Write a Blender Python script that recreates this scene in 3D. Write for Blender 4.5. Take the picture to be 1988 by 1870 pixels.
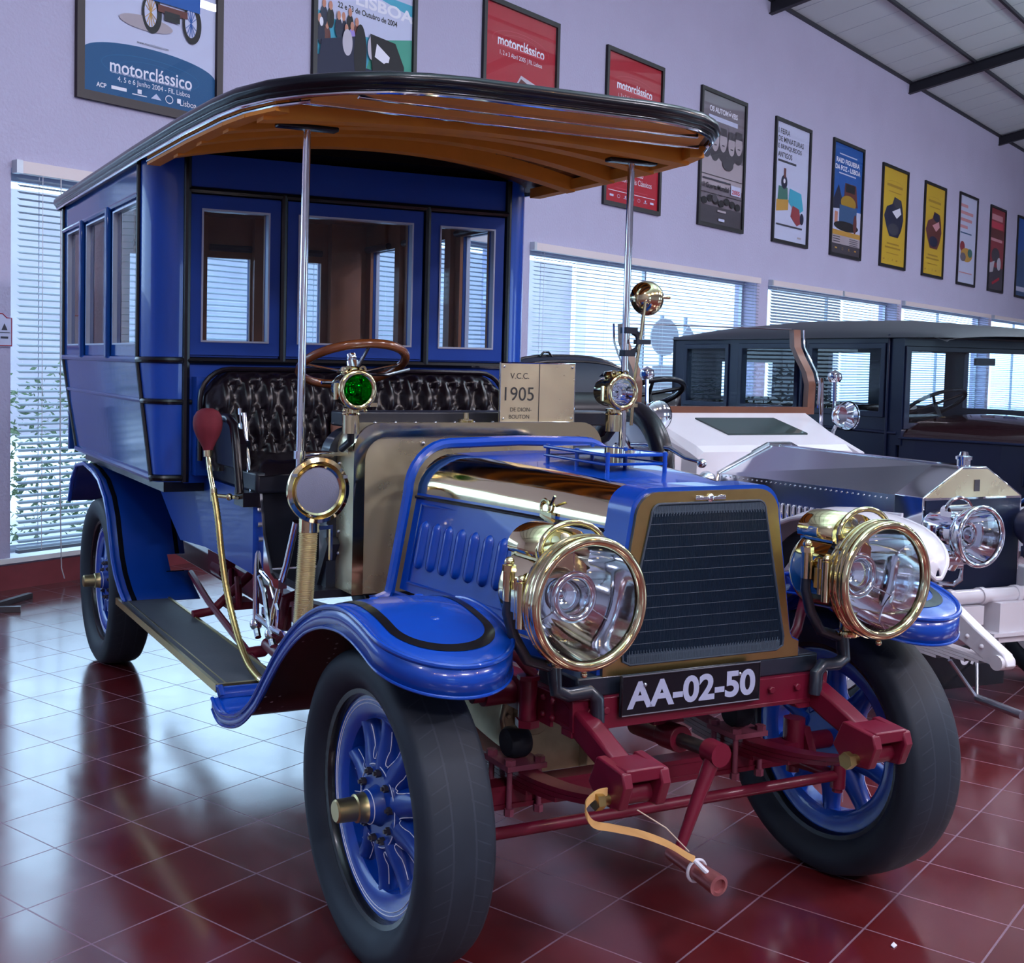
import bpy, bmesh, math, random
from math import sin, cos, pi, radians, sqrt
from mathutils import Vector, Matrix
random.seed(7)
for o in list(bpy.data.objects):
    bpy.data.objects.remove(o, do_unlink=True)
SC = bpy.context.scene
COL = SC.collection

# ------------------------------------------------------------------ camera, sky, light, exposure
CAM_POS = (-2.60669, -4.08767, 1.45234)
RIGHT = Vector((0.64654311, -0.76261821, 0.01988668))
DOWN = Vector((-0.02965303, -0.05117086, -0.99824959))
FWD = Vector((0.76230093, 0.64482169, -0.05569811))
cam = bpy.data.cameras.new('camera')
cam_o = bpy.data.objects.new('camera', cam); COL.objects.link(cam_o)
mw = Matrix((RIGHT, -DOWN, -FWD)).transposed().to_4x4(); mw.translation = Vector(CAM_POS)
cam_o.matrix_world = mw
cam.sensor_width = 36.0; cam.sensor_fit = 'HORIZONTAL'
cam.lens = 2344.46 * 36.0 / 1988.0
cam.shift_x = 0.12485; cam.shift_y = -0.05249
cam.clip_start = 0.05; cam.clip_end = 300
SC.camera = cam_o

w = bpy.data.worlds.new('sky'); SC.world = w; w.use_nodes = True
bgn = w.node_tree.nodes['Background']
bgn.inputs['Color'].default_value = (0.50, 0.73, 1.0, 1)
bgn.inputs['Strength'].default_value = 5.0
SC.view_settings.view_transform = 'Standard'
SC.view_settings.look = 'None'
SC.view_settings.gamma = 1.0
SC.view_settings.use_curve_mapping = False
SC.view_settings.exposure = 0.12

def lamp(name, kind, loc, energy, color, target=None, size=1.0, size_y=None, spot=None, blend=.5):
    l = bpy.data.lights.new(name, kind); l.energy = energy; l.color = color
    if kind == 'AREA':
        l.size = size
        if size_y: l.shape = 'RECTANGLE'; l.size_y = size_y
    elif kind == 'SPOT':
        l.spot_size = spot; l.spot_blend = blend; l.shadow_soft_size = size
    else:
        l.shadow_soft_size = size
    o = bpy.data.objects.new(name, l); COL.objects.link(o); o.location = loc
    if target is not None:
        d = Vector(target) - Vector(loc); o.rotation_euler = d.to_track_quat('-Z', 'Y').to_euler()
    return o
# sky portals in the window bays of the poster wall
for wx, wl in ((-1.48, 5.3), (4.18, 5.3), (9.84, 5.3), (15.49, 5.3), (21.07, 5.4), (26.7, 5.3)):
    p_ = lamp('window_portal', 'AREA', (wx, 2.75, 1.38), 1, (1, 1, 1), (wx, -6, 1.38), wl, 2.38)
    p_.data.cycles.is_portal = True
# unseen fill lamps added high in the hall to light the car fronts
for lx in (-6.0, -1.0, 4.0, 9.0, 15.0, 21.0):
    lamp('ceiling_fill', 'AREA', (lx, -4.6, 6.5), 110, (0.90, 0.86, 1.0), (lx, -4.6, 0), 1.2, .3)
    lamp('ceiling_fill', 'AREA', (lx, -10.0, 5.9), 230, (0.93, 0.88, 1.0), (lx, -6.0, 0), 1.2, .3)
    lamp('added_uplight', 'AREA', (lx + 2, -4.2, 5.6), 230, (0.62, 0.86, 0.96), (lx + 2, -4.2, 9), 1.2, .3)  # added and unseen: brightens the ceiling and the metal reflections
# small warm spot lamps of the hall
for px, py, pz in ((-6.5, -7.5, 5.2), (1.5, -9.0, 5.4), (7.5, -7.0, 5.4), (-3.2, -9.5, 4.8)):
    lamp('warm_spot_lamp', 'SPOT', (px, py, pz), 90, (1.0, 0.55, 0.22), (0.4, -2.2, 0.6), 0.09, spot=radians(50))

# ------------------------------------------------------------------ materials
def srgb(r, g, b):
    f = lambda c: (c / 255 / 12.92) if c / 255 <= .04045 else ((c / 255 + .055) / 1.055) ** 2.4
    return (f(r), f(g), f(b))
MATS = {}
def mat(name, col, rough=.5, metal=0., coat=0., spec=.5, bump=0., bscale=60., bdist=.002, var=0., vscale=8., sheen=0., rvar=0.):
    m = bpy.data.materials.new(name); m.use_nodes = True; nt = m.node_tree; N = nt.nodes; L = nt.links
    b = N['Principled BSDF']
    b.inputs['Base Color'].default_value = (*col, 1); b.inputs['Roughness'].default_value = rough
    b.inputs['Metallic'].default_value = metal; b.inputs['Coat Weight'].default_value = coat
    b.inputs['Coat Roughness'].default_value = .04; b.inputs['Specular IOR Level'].default_value = spec
    b.inputs['Sheen Weight'].default_value = sheen
    tc = None
    if bump or var or rvar: tc = N.new('ShaderNodeTexCoord')
    if bump:
        n = N.new('ShaderNodeTexNoise'); n.inputs['Scale'].default_value = bscale; n.inputs['Detail'].default_value = 4
        L.new(tc.outputs['Object'], n.inputs['Vector'])
        bp = N.new('ShaderNodeBump'); bp.inputs['Strength'].default_value = bump; bp.inputs['Distance'].default_value = bdist
        L.new(n.outputs['Fac'], bp.inputs['Height']); L.new(bp.outputs['Normal'], b.inputs['Normal'])
    if var or rvar:
        n = N.new('ShaderNodeTexNoise'); n.inputs['Scale'].default_value = vscale; n.inputs['Detail'].default_value = 5
        L.new(tc.outputs['Object'], n.inputs['Vector'])
        if var:
            mx = N.new('ShaderNodeMix'); mx.data_type = 'RGBA'
            mx.inputs[6].default_value = (*[c * (1 - var) for c in col], 1)
            mx.inputs[7].default_value = (*[min(1, c * (1 + var)) for c in col], 1)
            L.new(n.outputs['Fac'], mx.inputs[0]); L.new(mx.outputs[2], b.inputs['Base Color'])
        if rvar:
            mr = N.new('ShaderNodeMapRange'); mr.inputs['To Min'].default_value = max(0, rough - rvar)
            mr.inputs['To Max'].default_value = rough + rvar
            mr.inputs['From Min'].default_value = .3; mr.inputs['From Max'].default_value = .7
            L.new(n.outputs['Fac'], mr.inputs['Value']); L.new(mr.outputs['Result'], b.inputs['Roughness'])
    MATS[name] = m; return m
def glass(name, tint=(1, 1, 1), rough=0.0, refl=1.0):
    m = bpy.data.materials.new(name); m.use_nodes = True; nt = m.node_tree; N = nt.nodes; L = nt.links
    for n in list(N): N.remove(n)
    out = N.new('ShaderNodeOutputMaterial'); tr = N.new('ShaderNodeBsdfTransparent'); gl = N.new('ShaderNodeBsdfGlossy')
    tr.inputs['Color'].default_value = (*tint, 1); gl.inputs['Roughness'].default_value = rough
    fr = N.new('ShaderNodeFresnel'); fr.inputs['IOR'].default_value = 1.5
    mm = N.new('ShaderNodeMath'); mm.operation = 'MULTIPLY'; mm.inputs[1].default_value = refl; mm.use_clamp = True
    ge = N.new('ShaderNodeNewGeometry'); iv = N.new('ShaderNodeMath'); iv.operation = 'SUBTRACT'; iv.inputs[0].default_value = 1; L.new(ge.outputs['Backfacing'], iv.inputs[1])
    m2 = N.new('ShaderNodeMath'); m2.operation = 'MULTIPLY'; L.new(fr.outputs['Fac'], m2.inputs[0]); L.new(iv.outputs[0], m2.inputs[1]); L.new(m2.outputs[0], mm.inputs[0])
    mx = N.new('ShaderNodeMixShader'); L.new(mm.outputs[0], mx.inputs['Fac'])
    L.new(tr.outputs[0], mx.inputs[1]); L.new(gl.outputs[0], mx.inputs[2]); L.new(mx.outputs[0], out.inputs['Surface'])
    MATS[name] = m; return m

mat('blue', (0.002, 0.042, 0.30), .38, coat=.15, spec=.35, bump=.012, bscale=14, bdist=.002)
mat('blue_gloss', (0.002, 0.050, 0.37), .25, coat=.45, spec=.35)
mat('side_blue', (0.006, 0.055, 0.26), .10, coat=0., spec=.5, bump=.10, bscale=22, bdist=.002)
mat('black', (0.004, 0.005, 0.009), .25, coat=.1, spec=.35)
mat('black_iron', (0.012, 0.018, 0.032), .35, coat=.3, bump=.15, bscale=40)
mat('roof_skin', (0.012, 0.016, 0.028), .28, coat=.4, bump=.1, bscale=120)
mat('rubber', (0.012, 0.017, 0.026), .6, spec=.25, bump=.2, bscale=160, var=.35, vscale=9)
mat('brass', (0.78, 0.67, 0.40), .10, metal=1., rvar=.05, vscale=14)
mat('brass_panel', (0.80, 0.70, 0.46), .30, metal=.85, bump=.06, bscale=7, bdist=.004, rvar=.06, vscale=9)
mat('brass_dull', (0.50, 0.38, 0.15), .32, metal=1., var=.15, vscale=20)
mat('brass_hub', (0.45, 0.36, 0.18), .36, metal=1.)
mat('chrome', (0.78, 0.80, 0.86), .08, metal=1.)
mat('reflector', (0.86, 0.90, 0.95), .06, metal=1., bump=.10, bscale=9, bdist=.006)
mat('steel', (0.42, 0.44, 0.50), .30, metal=1.)
mat('steel_dark', (0.10, 0.09, 0.10), .45, metal=.8)
mat('red', (0.125, 0.004, 0.020), .42, coat=.12, spec=.35, bump=.12, bscale=45, var=.25, vscale=7)
mat('red_dusty', (0.22, 0.05, 0.09), .6, bump=.2, bscale=70, var=.3, vscale=12)
mat('varnish', (0.72, 0.27, 0.022), .6, coat=.0, var=.25, vscale=5)
mat('plank', (0.11, 0.045, 0.022), .35, coat=.25, var=.3, vscale=9)
mat('wood_dark', (0.13, 0.045, 0.022), .38, coat=.2, var=.35, vscale=6)
mat('wood_mid', (0.26, 0.085, 0.035), .35, coat=.3, var=.3, vscale=6)
mat('wheel_wood', (0.17, 0.050, 0.014), .22, coat=.7, var=.4, vscale=9)
mat('leather', (0.006, 0.004, 0.008), .27, spec=.4, bump=.05, bscale=120, bdist=.001)
mat('leather_flat', (0.012, 0.014, 0.024), .36, spec=.5, bump=.2, bscale=60)
mat('leather_worn', (0.25, 0.12, 0.09), .5)
mat('pinstripe', (0.80, 0.84, 0.95), .45)
mat('plate_letter', (0.33, 0.36, 0.52), .5)
mat('scuttle_glass', (0.035, 0.055, 0.055), .06, spec=.8)
mat('ink', (0.02, 0.02, 0.02), .5)
mat('bulb_rubber', (0.16, 0.018, 0.032), .75, spec=.3, bump=.2, bscale=200, var=.2, vscale=40)
mat('mat_rubber', (0.050, 0.058, 0.070), .55, bump=.25, bscale=120, var=.3, vscale=6)
mat('mesh_metal', (0.17, 0.18, 0.25), .5, metal=.3, bump=.3, bscale=300, var=.25, vscale=7)
mat('strap', (0.62, 0.36, 0.13), .7)
mat('string', (0.6, 0.5, 0.4), .8)
mat('copper', (0.34, 0.12, 0.13), .35, metal=.6)
mat('oilpan', (0.42, 0.38, 0.24), .45, metal=.5, var=.4, vscale=14)
mat('white_paint', (0.62, 0.60, 0.66), .28, coat=.5, var=.06, vscale=4)
mat('white_matt', (0.55, 0.55, 0.63), .5)
mat('bonnet_alu', (0.62, 0.64, 0.70), .16, metal=1., bump=.05, bscale=8, bdist=.004)
mat('saloon_paint', (0.004, 0.008, 0.030), .34, coat=.08, spec=.25)
mat('saloon_brown', (0.016, 0.006, 0.008), .2, coat=.8)
mat('saloon_roof', (0.035, 0.04, 0.05), .55, bump=.2, bscale=150)
mat('hood_cloth', (0.008, 0.014, 0.032), .6, bump=.2, bscale=90)
mat('wall', (0.43, 0.41, 0.57), .85, spec=.2, bump=.55, bscale=42, bdist=.012, var=.06, vscale=1.5)
mat('base_red', (0.20, 0.030, 0.040), .4, var=.25, vscale=10)
mat('ceiling_panel', (0.62, 0.70, 0.72), .8, var=.05, vscale=1)
mat('beam', (0.010, 0.011, 0.020), .5)
mat('slat', (0.17, 0.22, 0.29), .4)
mat('headrail', (0.66, 0.58, 0.60), .5)
mat('cord', (0.55, 0.55, 0.6), .7)
mat('frame_black', (0.006, 0.006, 0.009), .45)
mat('frame_wine', (0.014, 0.004, 0.008), .45)
mat('alu', (0.45, 0.50, 0.58), .4, metal=.4)
mat('outside_wall', (0.80, 0.80, 0.82), .9)
mat('garden_wall', (0.20, 0.19, 0.24), .9, var=.2, vscale=3)
mat('outside_ground', (0.55, 0.55, 0.56), .9, var=.2, vscale=2)
mat('foliage', (0.08, 0.12, 0.05), .8, var=.8, vscale=14, bump=1., bscale=20, bdist=.1)
mat('street_sign_back', (0.30, 0.27, 0.27), .6, var=.1)
mat('street_post', (0.25, 0.30, 0.38), .5)
mat('hall_wall', (0.34, 0.32, 0.37), .9)
mat('core_line', (0.035, 0.05, 0.075), .5)
mat('core_flash', (0.09, 0.125, 0.17), .5)
mat('bead_silver', (0.42, 0.46, 0.58), .35, metal=.5)
mat('lid_gloss', (0.003, 0.02, 0.12), .05, coat=1.)
mat('facade_pale', (0.34, 0.30, 0.33), .9, var=.25, vscale=1.2)
glass('pane', (0.93, 0.97, 1.0))
glass('lens', (0.94, 0.97, 1.0))
glass('green_glass', (0.015, 0.42, 0.06), refl=1.2)
glass('window_glass', (0.97, 0.99, 1.0))
glass('poster_glass', (1, 1, 1), refl=.5)
def flat(name, rgb): return mat(name, srgb(*rgb), .55, spec=.35)

# tyres: rubber with a light chevron tread worked into UV
def tread_mat():
    m = mat('tread', (0.016, 0.022, 0.034), .58, spec=.25, var=.3, vscale=9); nt = m.node_tree; N = nt.nodes; L = nt.links
    b = N['Principled BSDF']
    uv = N.new('ShaderNodeUVMap'); sx = N.new('ShaderNodeSeparateXYZ'); L.new(uv.outputs[0], sx.inputs[0])
    def mth(op, a, bb=None):
        n = N.new('ShaderNodeMath'); n.operation = op
        for i, v in enumerate((a, bb)):
            if v is None: continue
            if isinstance(v, (int, float)): n.inputs[i].default_value = v
            else: L.new(v, n.inputs[i])
        return n.outputs[0]
    av = mth('ABSOLUTE', mth('SUBTRACT', sx.outputs[1], .5))
    ph = mth('FRACT', mth('ADD', mth('MULTIPLY', sx.outputs[0], 58), mth('MULTIPLY', av, -4.5)))
    line = mth('LESS_THAN', ph, .075)
    inband = mth('MULTIPLY', mth('LESS_THAN', av, .17), mth('GREATER_THAN', av, .06))
    ring = mth('LESS_THAN', mth('ABSOLUTE', mth('SUBTRACT', av, .07)), .006)
    g = mth('MAXIMUM', mth('MULTIPLY', line, inband), ring)
    bp = N.new('ShaderNodeBump'); bp.inputs['Strength'].default_value = .6; bp.inputs['Distance'].default_value = .004; bp.invert = True
    L.new(g, bp.inputs['Height']); L.new(bp.outputs['Normal'], b.inputs['Normal'])
    old = b.inputs['Base Color'].links[0].from_socket
    mx = N.new('ShaderNodeMix'); mx.data_type = 'RGBA'; mx.inputs[7].default_value = (0.07, 0.085, 0.12, 1)
    L.new(mth('MULTIPLY', g, .16), mx.inputs[0]); L.new(old, mx.inputs[6]); L.new(mx.outputs[2], b.inputs['Base Color'])
tread_mat()

def floor_mat():
    m = bpy.data.materials.new('floor_tiles'); m.use_nodes = True; nt = m.node_tree; N = nt.nodes; L = nt.links
    b = N['Principled BSDF']; tc = N.new('ShaderNodeTexCoord')
    br = N.new('ShaderNodeTexBrick'); br.offset = 0; br.squash = 1
    br.inputs['Scale'].default_value = 1; br.inputs['Brick Width'].default_value = .28; br.inputs['Row Height'].default_value = .28
    br.inputs['Mortar Size'].default_value = .0028; br.inputs['Mortar Smooth'].default_value = .3; br.inputs['Bias'].default_value = 0
    br.inputs['Color1'].default_value = (0.105, 0.009, 0.011, 1); br.inputs['Color2'].default_value = (0.080, 0.008, 0.011, 1)
    br.inputs['Mortar'].default_value = (0.165, 0.095, 0.145, 1)
    L.new(tc.outputs['Object'], br.inputs['Vector'])
    n = N.new('ShaderNodeTexNoise'); n.inputs['Scale'].default_value = 3.2; n.inputs['Detail'].default_value = 5; n.inputs['Roughness'].default_value = .5
    L.new(tc.outputs['Object'], n.inputs['Vector'])
    dust = N.new('ShaderNodeMapRange'); dust.inputs['From Min'].default_value = .42; dust.inputs['From Max'].default_value = .75
    dust.inputs['To Min'].default_value = 0; dust.inputs['To Max'].default_value = .17
    L.new(n.outputs['Fac'], dust.inputs['Value'])
    mx = N.new('ShaderNodeMix'); mx.data_type = 'RGBA'; mx.inputs[7].default_value = (0.20, 0.085, 0.12, 1)
    L.new(dust.outputs['Result'], mx.inputs[0]); L.new(br.outputs['Color'], mx.inputs[6]); L.new(mx.outputs[2], b.inputs['Base Color'])
    ro = N.new('ShaderNodeMapRange'); ro.inputs['To Min'].default_value = .13; ro.inputs['To Max'].default_value = .23
    ro.inputs['From Min'].default_value = .35; ro.inputs['From Max'].default_value = .7
    L.new(n.outputs['Fac'], ro.inputs['Value'])
    rm = N.new('ShaderNodeMix'); rm.data_type = 'FLOAT'; rm.inputs[3].default_value = .9
    L.new(br.outputs['Fac'], rm.inputs[0]); L.new(ro.outputs['Result'], rm.inputs[2]); L.new(rm.outputs[0], b.inputs['Roughness'])
    b.inputs['Specular IOR Level'].default_value = .75; b.inputs['Coat Weight'].default_value = .35; b.inputs['Coat IOR'].default_value = 1.5; b.inputs['Coat Roughness'].default_value = .16
    inv = N.new('ShaderNodeMath'); inv.operation = 'SUBTRACT'; inv.inputs[0].default_value = 1; L.new(br.outputs['Fac'], inv.inputs[1])
    n2 = N.new('ShaderNodeTexNoise'); n2.inputs['Scale'].default_value = 1.6; L.new(tc.outputs['Object'], n2.inputs['Vector'])
    ad = N.new('ShaderNodeMath'); ad.operation = 'ADD'; L.new(inv.outputs[0], ad.inputs[0]); L.new(n2.outputs['Fac'], ad.inputs[1])
    bp = N.new('ShaderNodeBump'); bp.inputs['Strength'].default_value = .12; bp.inputs['Distance'].default_value = .003
    L.new(ad.outputs[0], bp.inputs['Height']); L.new(bp.outputs['Normal'], b.inputs['Normal'])
    MATS['floor_tiles'] = m
floor_mat()

def speck_mat():
    m = mat('black_specked', (0.006, 0.006, 0.009), .3, coat=.2); nt = m.node_tree; N = nt.nodes; L = nt.links; b = N['Principled BSDF']
    tc = N.new('ShaderNodeTexCoord'); v = N.new('ShaderNodeTexVoronoi'); v.inputs['Scale'].default_value = 34; L.new(tc.outputs['Object'], v.inputs['Vector'])
    n = N.new('ShaderNodeTexNoise'); n.inputs['Scale'].default_value = 6; L.new(tc.outputs['Object'], n.inputs['Vector'])
    a = N.new('ShaderNodeMath'); a.operation = 'LESS_THAN'; a.inputs[1].default_value = .15; L.new(v.outputs['Distance'], a.inputs[0])
    c = N.new('ShaderNodeMath'); c.operation = 'GREATER_THAN'; c.inputs[1].default_value = .52; L.new(n.outputs['Fac'], c.inputs[0])
    d = N.new('ShaderNodeMath'); d.operation = 'MULTIPLY'; L.new(a.outputs[0], d.inputs[0]); L.new(c.outputs[0], d.inputs[1])
    mx = N.new('ShaderNodeMix'); mx.data_type = 'RGBA'; mx.inputs[6].default_value = (0.006, 0.006, 0.009, 1); mx.inputs[7].default_value = (0.35, 0.35, 0.42, 1)
    L.new(d.outputs[0], mx.inputs[0]); L.new(mx.outputs[2], b.inputs['Base Color'])
speck_mat()
def core_mat():
    m = mat('radiator_core', (0.002, 0.009, 0.022), .38, metal=.0, spec=.2); nt = m.node_tree; N = nt.nodes; L = nt.links; b = N['Principled BSDF']
    tc = N.new('ShaderNodeTexCoord'); mp = N.new('ShaderNodeMapping'); mp.inputs['Scale'].default_value = (1, 1, .06)
    L.new(tc.outputs['Object'], mp.inputs['Vector'])
    n = N.new('ShaderNodeTexNoise'); n.inputs['Scale'].default_value = 420; n.inputs['Detail'].default_value = 2
    L.new(mp.outputs[0], n.inputs['Vector'])
    bp = N.new('ShaderNodeBump'); bp.inputs['Strength'].default_value = .9; bp.inputs['Distance'].default_value = .004
    L.new(n.outputs['Fac'], bp.inputs['Height']); L.new(bp.outputs['Normal'], b.inputs['Normal'])
core_mat()

# ------------------------------------------------------------------ mesh builder
class MB:
    def __init__(s): s.v = []; s.f = []; s.mi = []; s.uv = {}
    def add(s, verts, faces, mi=0, M=None):
        b = len(s.v)
        s.v += [tuple(M @ Vector(p)) for p in verts] if M is not None else [tuple(p) for p in verts]
        for f in faces: s.f.append(tuple(b + i for i in f)); s.mi.append(mi)
        return b
    def box(s, c, d, M=None, mi=0):
        x, y, z = c; a, b, h = d[0] / 2, d[1] / 2, d[2] / 2
        v = [(x + i * a, y + j * b, z + k * h) for i in (-1, 1) for j in (-1, 1) for k in (-1, 1)]
        s.add(v, [(0, 1, 3, 2), (4, 6, 7, 5), (0, 4, 5, 1), (2, 3, 7, 6), (0, 2, 6, 4), (1, 5, 7, 3)], mi, M); return s
    def box2(s, p, q, mi=0):
        return s.box([(p[i] + q[i]) / 2 for i in range(3)], [abs(q[i] - p[i]) for i in range(3)], None, mi)
    def bar(s, p, q, wdt, hgt, up=(0, 0, 1), mi=0):
        p = Vector(p); q = Vector(q); d = (q - p); L = d.length; d.normalize()
        u = Vector(up); u = u - d * u.dot(d)
        if u.length < 1e-6: u = Vector((1, 0, 0)) - d * d.x
        u.normalize(); sd = d.cross(u)
        M = Matrix((d, sd, u)).transposed().to_4x4(); M.translation = (p + q) / 2
        return s.box((0, 0, 0), (L, wdt, hgt), M, mi)
    def tube(s, pts, r, n=10, closed=False, cap=True, mi=0):
        P = [Vector(p) for p in pts]; m = len(P)
        R = r if isinstance(r, (list, tuple)) else [r] * m
        T = []
        for i in range(m):
            a = P[(i - 1) % m] if (closed or i > 0) else P[i]; b = P[(i + 1) % m] if (closed or i < m - 1) else P[i]
            t = (b - a); T.append(t.normalized() if t.length > 1e-9 else Vector((0, 0, 1)))
        u = T[0].orthogonal().normalized(); vs = []; fs = []
        for i in range(m):
            u = (u - T[i] * u.dot(T[i])); u = u.normalized() if u.length > 1e-6 else T[i].orthogonal().normalized()
            w2 = T[i].cross(u)
            for k in range(n):
                a = 2 * pi * k / n; vs.append(P[i] + (u * cos(a) + w2 * sin(a)) * R[i])
        for i in range(m if closed else m - 1):
            j = (i + 1) % m
            for k in range(n): fs.append((i * n + k, i * n + (k + 1) % n, j * n + (k + 1) % n, j * n + k))
        if cap and not closed:
            fs.append(tuple(range(n - 1, -1, -1))); fs.append(tuple((m - 1) * n + k for k in range(n)))
        s.add(vs, fs, mi); return s
    def lathe(s, prof, org=(0, 0, 0), axis=(1, 0, 0), n=32, mi=0, uv=False, a0=0., a1=2 * pi):
        ax = Vector(axis).normalized(); u = ax.orthogonal().normalized()
        if abs(ax.z) < .9: u = (Vector((0, 0, 1)) - ax * ax.z).normalized()
        w2 = ax.cross(u); o = Vector(org); full = abs(a1 - a0 - 2 * pi) < 1e-6
        N = n if full else n + 1; vs = []; m = len(prof)
        for k in range(N):
            a = a0 + (a1 - a0) * k / n
            for (r, h) in prof: vs.append(o + ax * h + (u * cos(a) + w2 * sin(a)) * r)
        fs = []; uvs = []
        tot = sum(sqrt((prof[i + 1][0] - prof[i][0]) ** 2 + (prof[i + 1][1] - prof[i][1]) ** 2) for i in range(m - 1)); acc = [0]
        for i in range(m - 1): acc.append(acc[-1] + sqrt((prof[i + 1][0] - prof[i][0]) ** 2 + (prof[i + 1][1] - prof[i][1]) ** 2) / tot)
        for k in range(n):
            k2 = (k + 1) % N
            for i in range(m - 1):
                q = [k * m + i, k * m + i + 1, k2 * m + i + 1, k2 * m + i]
                uq = [(k / n, acc[i]), (k / n, acc[i + 1]), ((k + 1) / n, acc[i + 1]), ((k + 1) / n, acc[i])]
                if prof[i][0] < 1e-7: q.pop(3); uq.pop(3)
                elif prof[i + 1][0] < 1e-7: q.pop(2); uq.pop(2)
                fs.append(tuple(q)); uvs.append(uq)
        b = len(s.f); s.add(vs, fs, mi)
        if uv:
            for i, q in enumerate(uvs): s.uv[b + i] = q
        return s
    def prism(s, poly, f0, f1, mi=0):
        n = len(poly); vs = [f0(a, b) for a, b in poly] + [f1(a, b) for a, b in poly]
        fs = [tuple(range(n - 1, -1, -1)), tuple(range(n, 2 * n))] + [(i, (i + 1) % n, n + (i + 1) % n, n + i) for i in range(n)]
        s.add(vs, fs, mi); return s
    def grid(s, rows, mi=0, close_u=False, close_v=False):
        a = len(rows); b = len(rows[0]); vs = [p for r in rows for p in r]; fs = []
        for i in range(a if close_u else a - 1):
            for j in range(b if close_v else b - 1):
                fs.append((i * b + j, i * b + (j + 1) % b, ((i + 1) % a) * b + (j + 1) % b, ((i + 1) % a) * b + j))
        s.add(vs, fs, mi); return s
    def sphere(s, c, r, n=16, m=10, mi=0, sc=(1, 1, 1)):
        rows = []
        for i in range(m + 1):
            t = pi * i / m
            rows.append([(c[0] + sc[0] * r * sin(t) * cos(2 * pi * k / n), c[1] + sc[1] * r * sin(t) * sin(2 * pi * k / n), c[2] + sc[2] * r * cos(t)) for k in range(n)])
        return s.grid(rows, mi, close_v=True)
    def torus(s, c, R, r, axis=(1, 0, 0), n=40, m=10, mi=0):
        return s.lathe([(R + r * cos(2 * pi * i / m), r * sin(2 * pi * i / m)) for i in range(m + 1)], c, axis, n, mi)
    def disc(s, c, r, axis, th, n=24, mi=0):
        return s.lathe([(0, 0), (r, 0), (r, th), (0, th)], c, axis, n, mi)
    def cyl(s, p, q, r, n=16, mi=0): return s.tube([p, q], r, n, mi=mi)
    def bolt(s, p, d, r=.012, h=.008, mi=0):
        d = Vector(d).normalized(); p = Vector(p); return s.tube([p, p + d * h], r, 6, mi=mi)

def set_parent(o, par):
    if par is not None: o.parent = par
def part(name, mb, mats, parent=None, label=None, bevel=0, angle=38, solid=0, smooth=True, stuff=False):
    me = bpy.data.meshes.new(name); me.from_pydata(mb.v, [], mb.f)
    if isinstance(mats, str): mats = [mats]
    for m in mats: me.materials.append(MATS[m])
    me.polygons.foreach_set('material_index', mb.mi)
    if mb.uv:
        lay = me.uv_layers.new(name='UVMap')
        for fi, q in mb.uv.items():
            p = me.polygons[fi]
            for k, li in enumerate(p.loop_indices): lay.data[li].uv = q[k]
    bm = bmesh.new(); bm.from_mesh(me)
    if not mb.uv: bmesh.ops.remove_doubles(bm, verts=bm.verts, dist=1e-5)
    bmesh.ops.recalc_face_normals(bm, faces=bm.faces); bm.to_mesh(me); bm.free()
    me.update()
    if smooth:
        me.polygons.foreach_set('use_smooth', [True] * len(me.polygons)); me.set_sharp_from_angle(angle=radians(angle))
    o = bpy.data.objects.new(name, me); COL.objects.link(o); set_parent(o, parent)
    if solid:
        md = o.modifiers.new('solid', 'SOLIDIFY'); md.thickness = solid; md.offset = 0
    if bevel:
        md = o.modifiers.new('bevel', 'BEVEL'); md.width = bevel; md.segments = 2; md.limit_method = 'ANGLE'; md.angle_limit = radians(40)
    if label: o['label'] = label
    if stuff: o['kind'] = 'stuff'
    return o
def tag(o, label, cat, group=None, kind=None):
    if kind: o['kind'] = kind
    if label: o['label'] = label
    if cat: o['category'] = cat
    if group: o['group'] = group
    return o
def thing(name, label, cat, loc=(0, 0, 0), rz=0, group=None):
    o = bpy.data.objects.new(name, None); COL.objects.link(o); o.location = loc; o.rotation_euler = (0, 0, rz)
    o.empty_display_size = .1
    return tag(o, label, cat, group)
def struct(name, mb, mats, **k):
    o = part(name, mb, mats, **k); o['kind'] = 'structure'; return o

FONT = None
def text_faces(txt, width=None, height=None, bold=0.):
    """2D triangles of a line of writing, centred on 0, scaled to width or cap height."""
    cu = bpy.data.curves.new('t', 'FONT'); cu.body = txt; cu.size = 1; cu.align_x = 'CENTER'; cu.resolution_u = 5; cu.offset = bold
    o = bpy.data.objects.new('t', cu); COL.objects.link(o)
    dg = bpy.context.evaluated_depsgraph_get(); me = bpy.data.meshes.new_from_object(o.evaluated_get(dg))
    vs = [(v.co.x, v.co.y) for v in me.vertices]; fs = [tuple(p.vertices) for p in me.polygons]
    bpy.data.objects.remove(o); bpy.data.curves.remove(cu); bpy.data.meshes.remove(me)
    if not vs: return [], []
    x0 = min(p[0] for p in vs); x1 = max(p[0] for p in vs); y0 = min(p[1] for p in vs); y1 = max(p[1] for p in vs)
    sx = (width / (x1 - x0)) if width else None; sy = (height / (y1 - y0)) if height else None
    sx = sx or sy; sy = sy or sx
    return [((p[0] - (x0 + x1) / 2) * sx, (p[1] - (y0 + y1) / 2) * sy) for p in vs], fs
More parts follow.
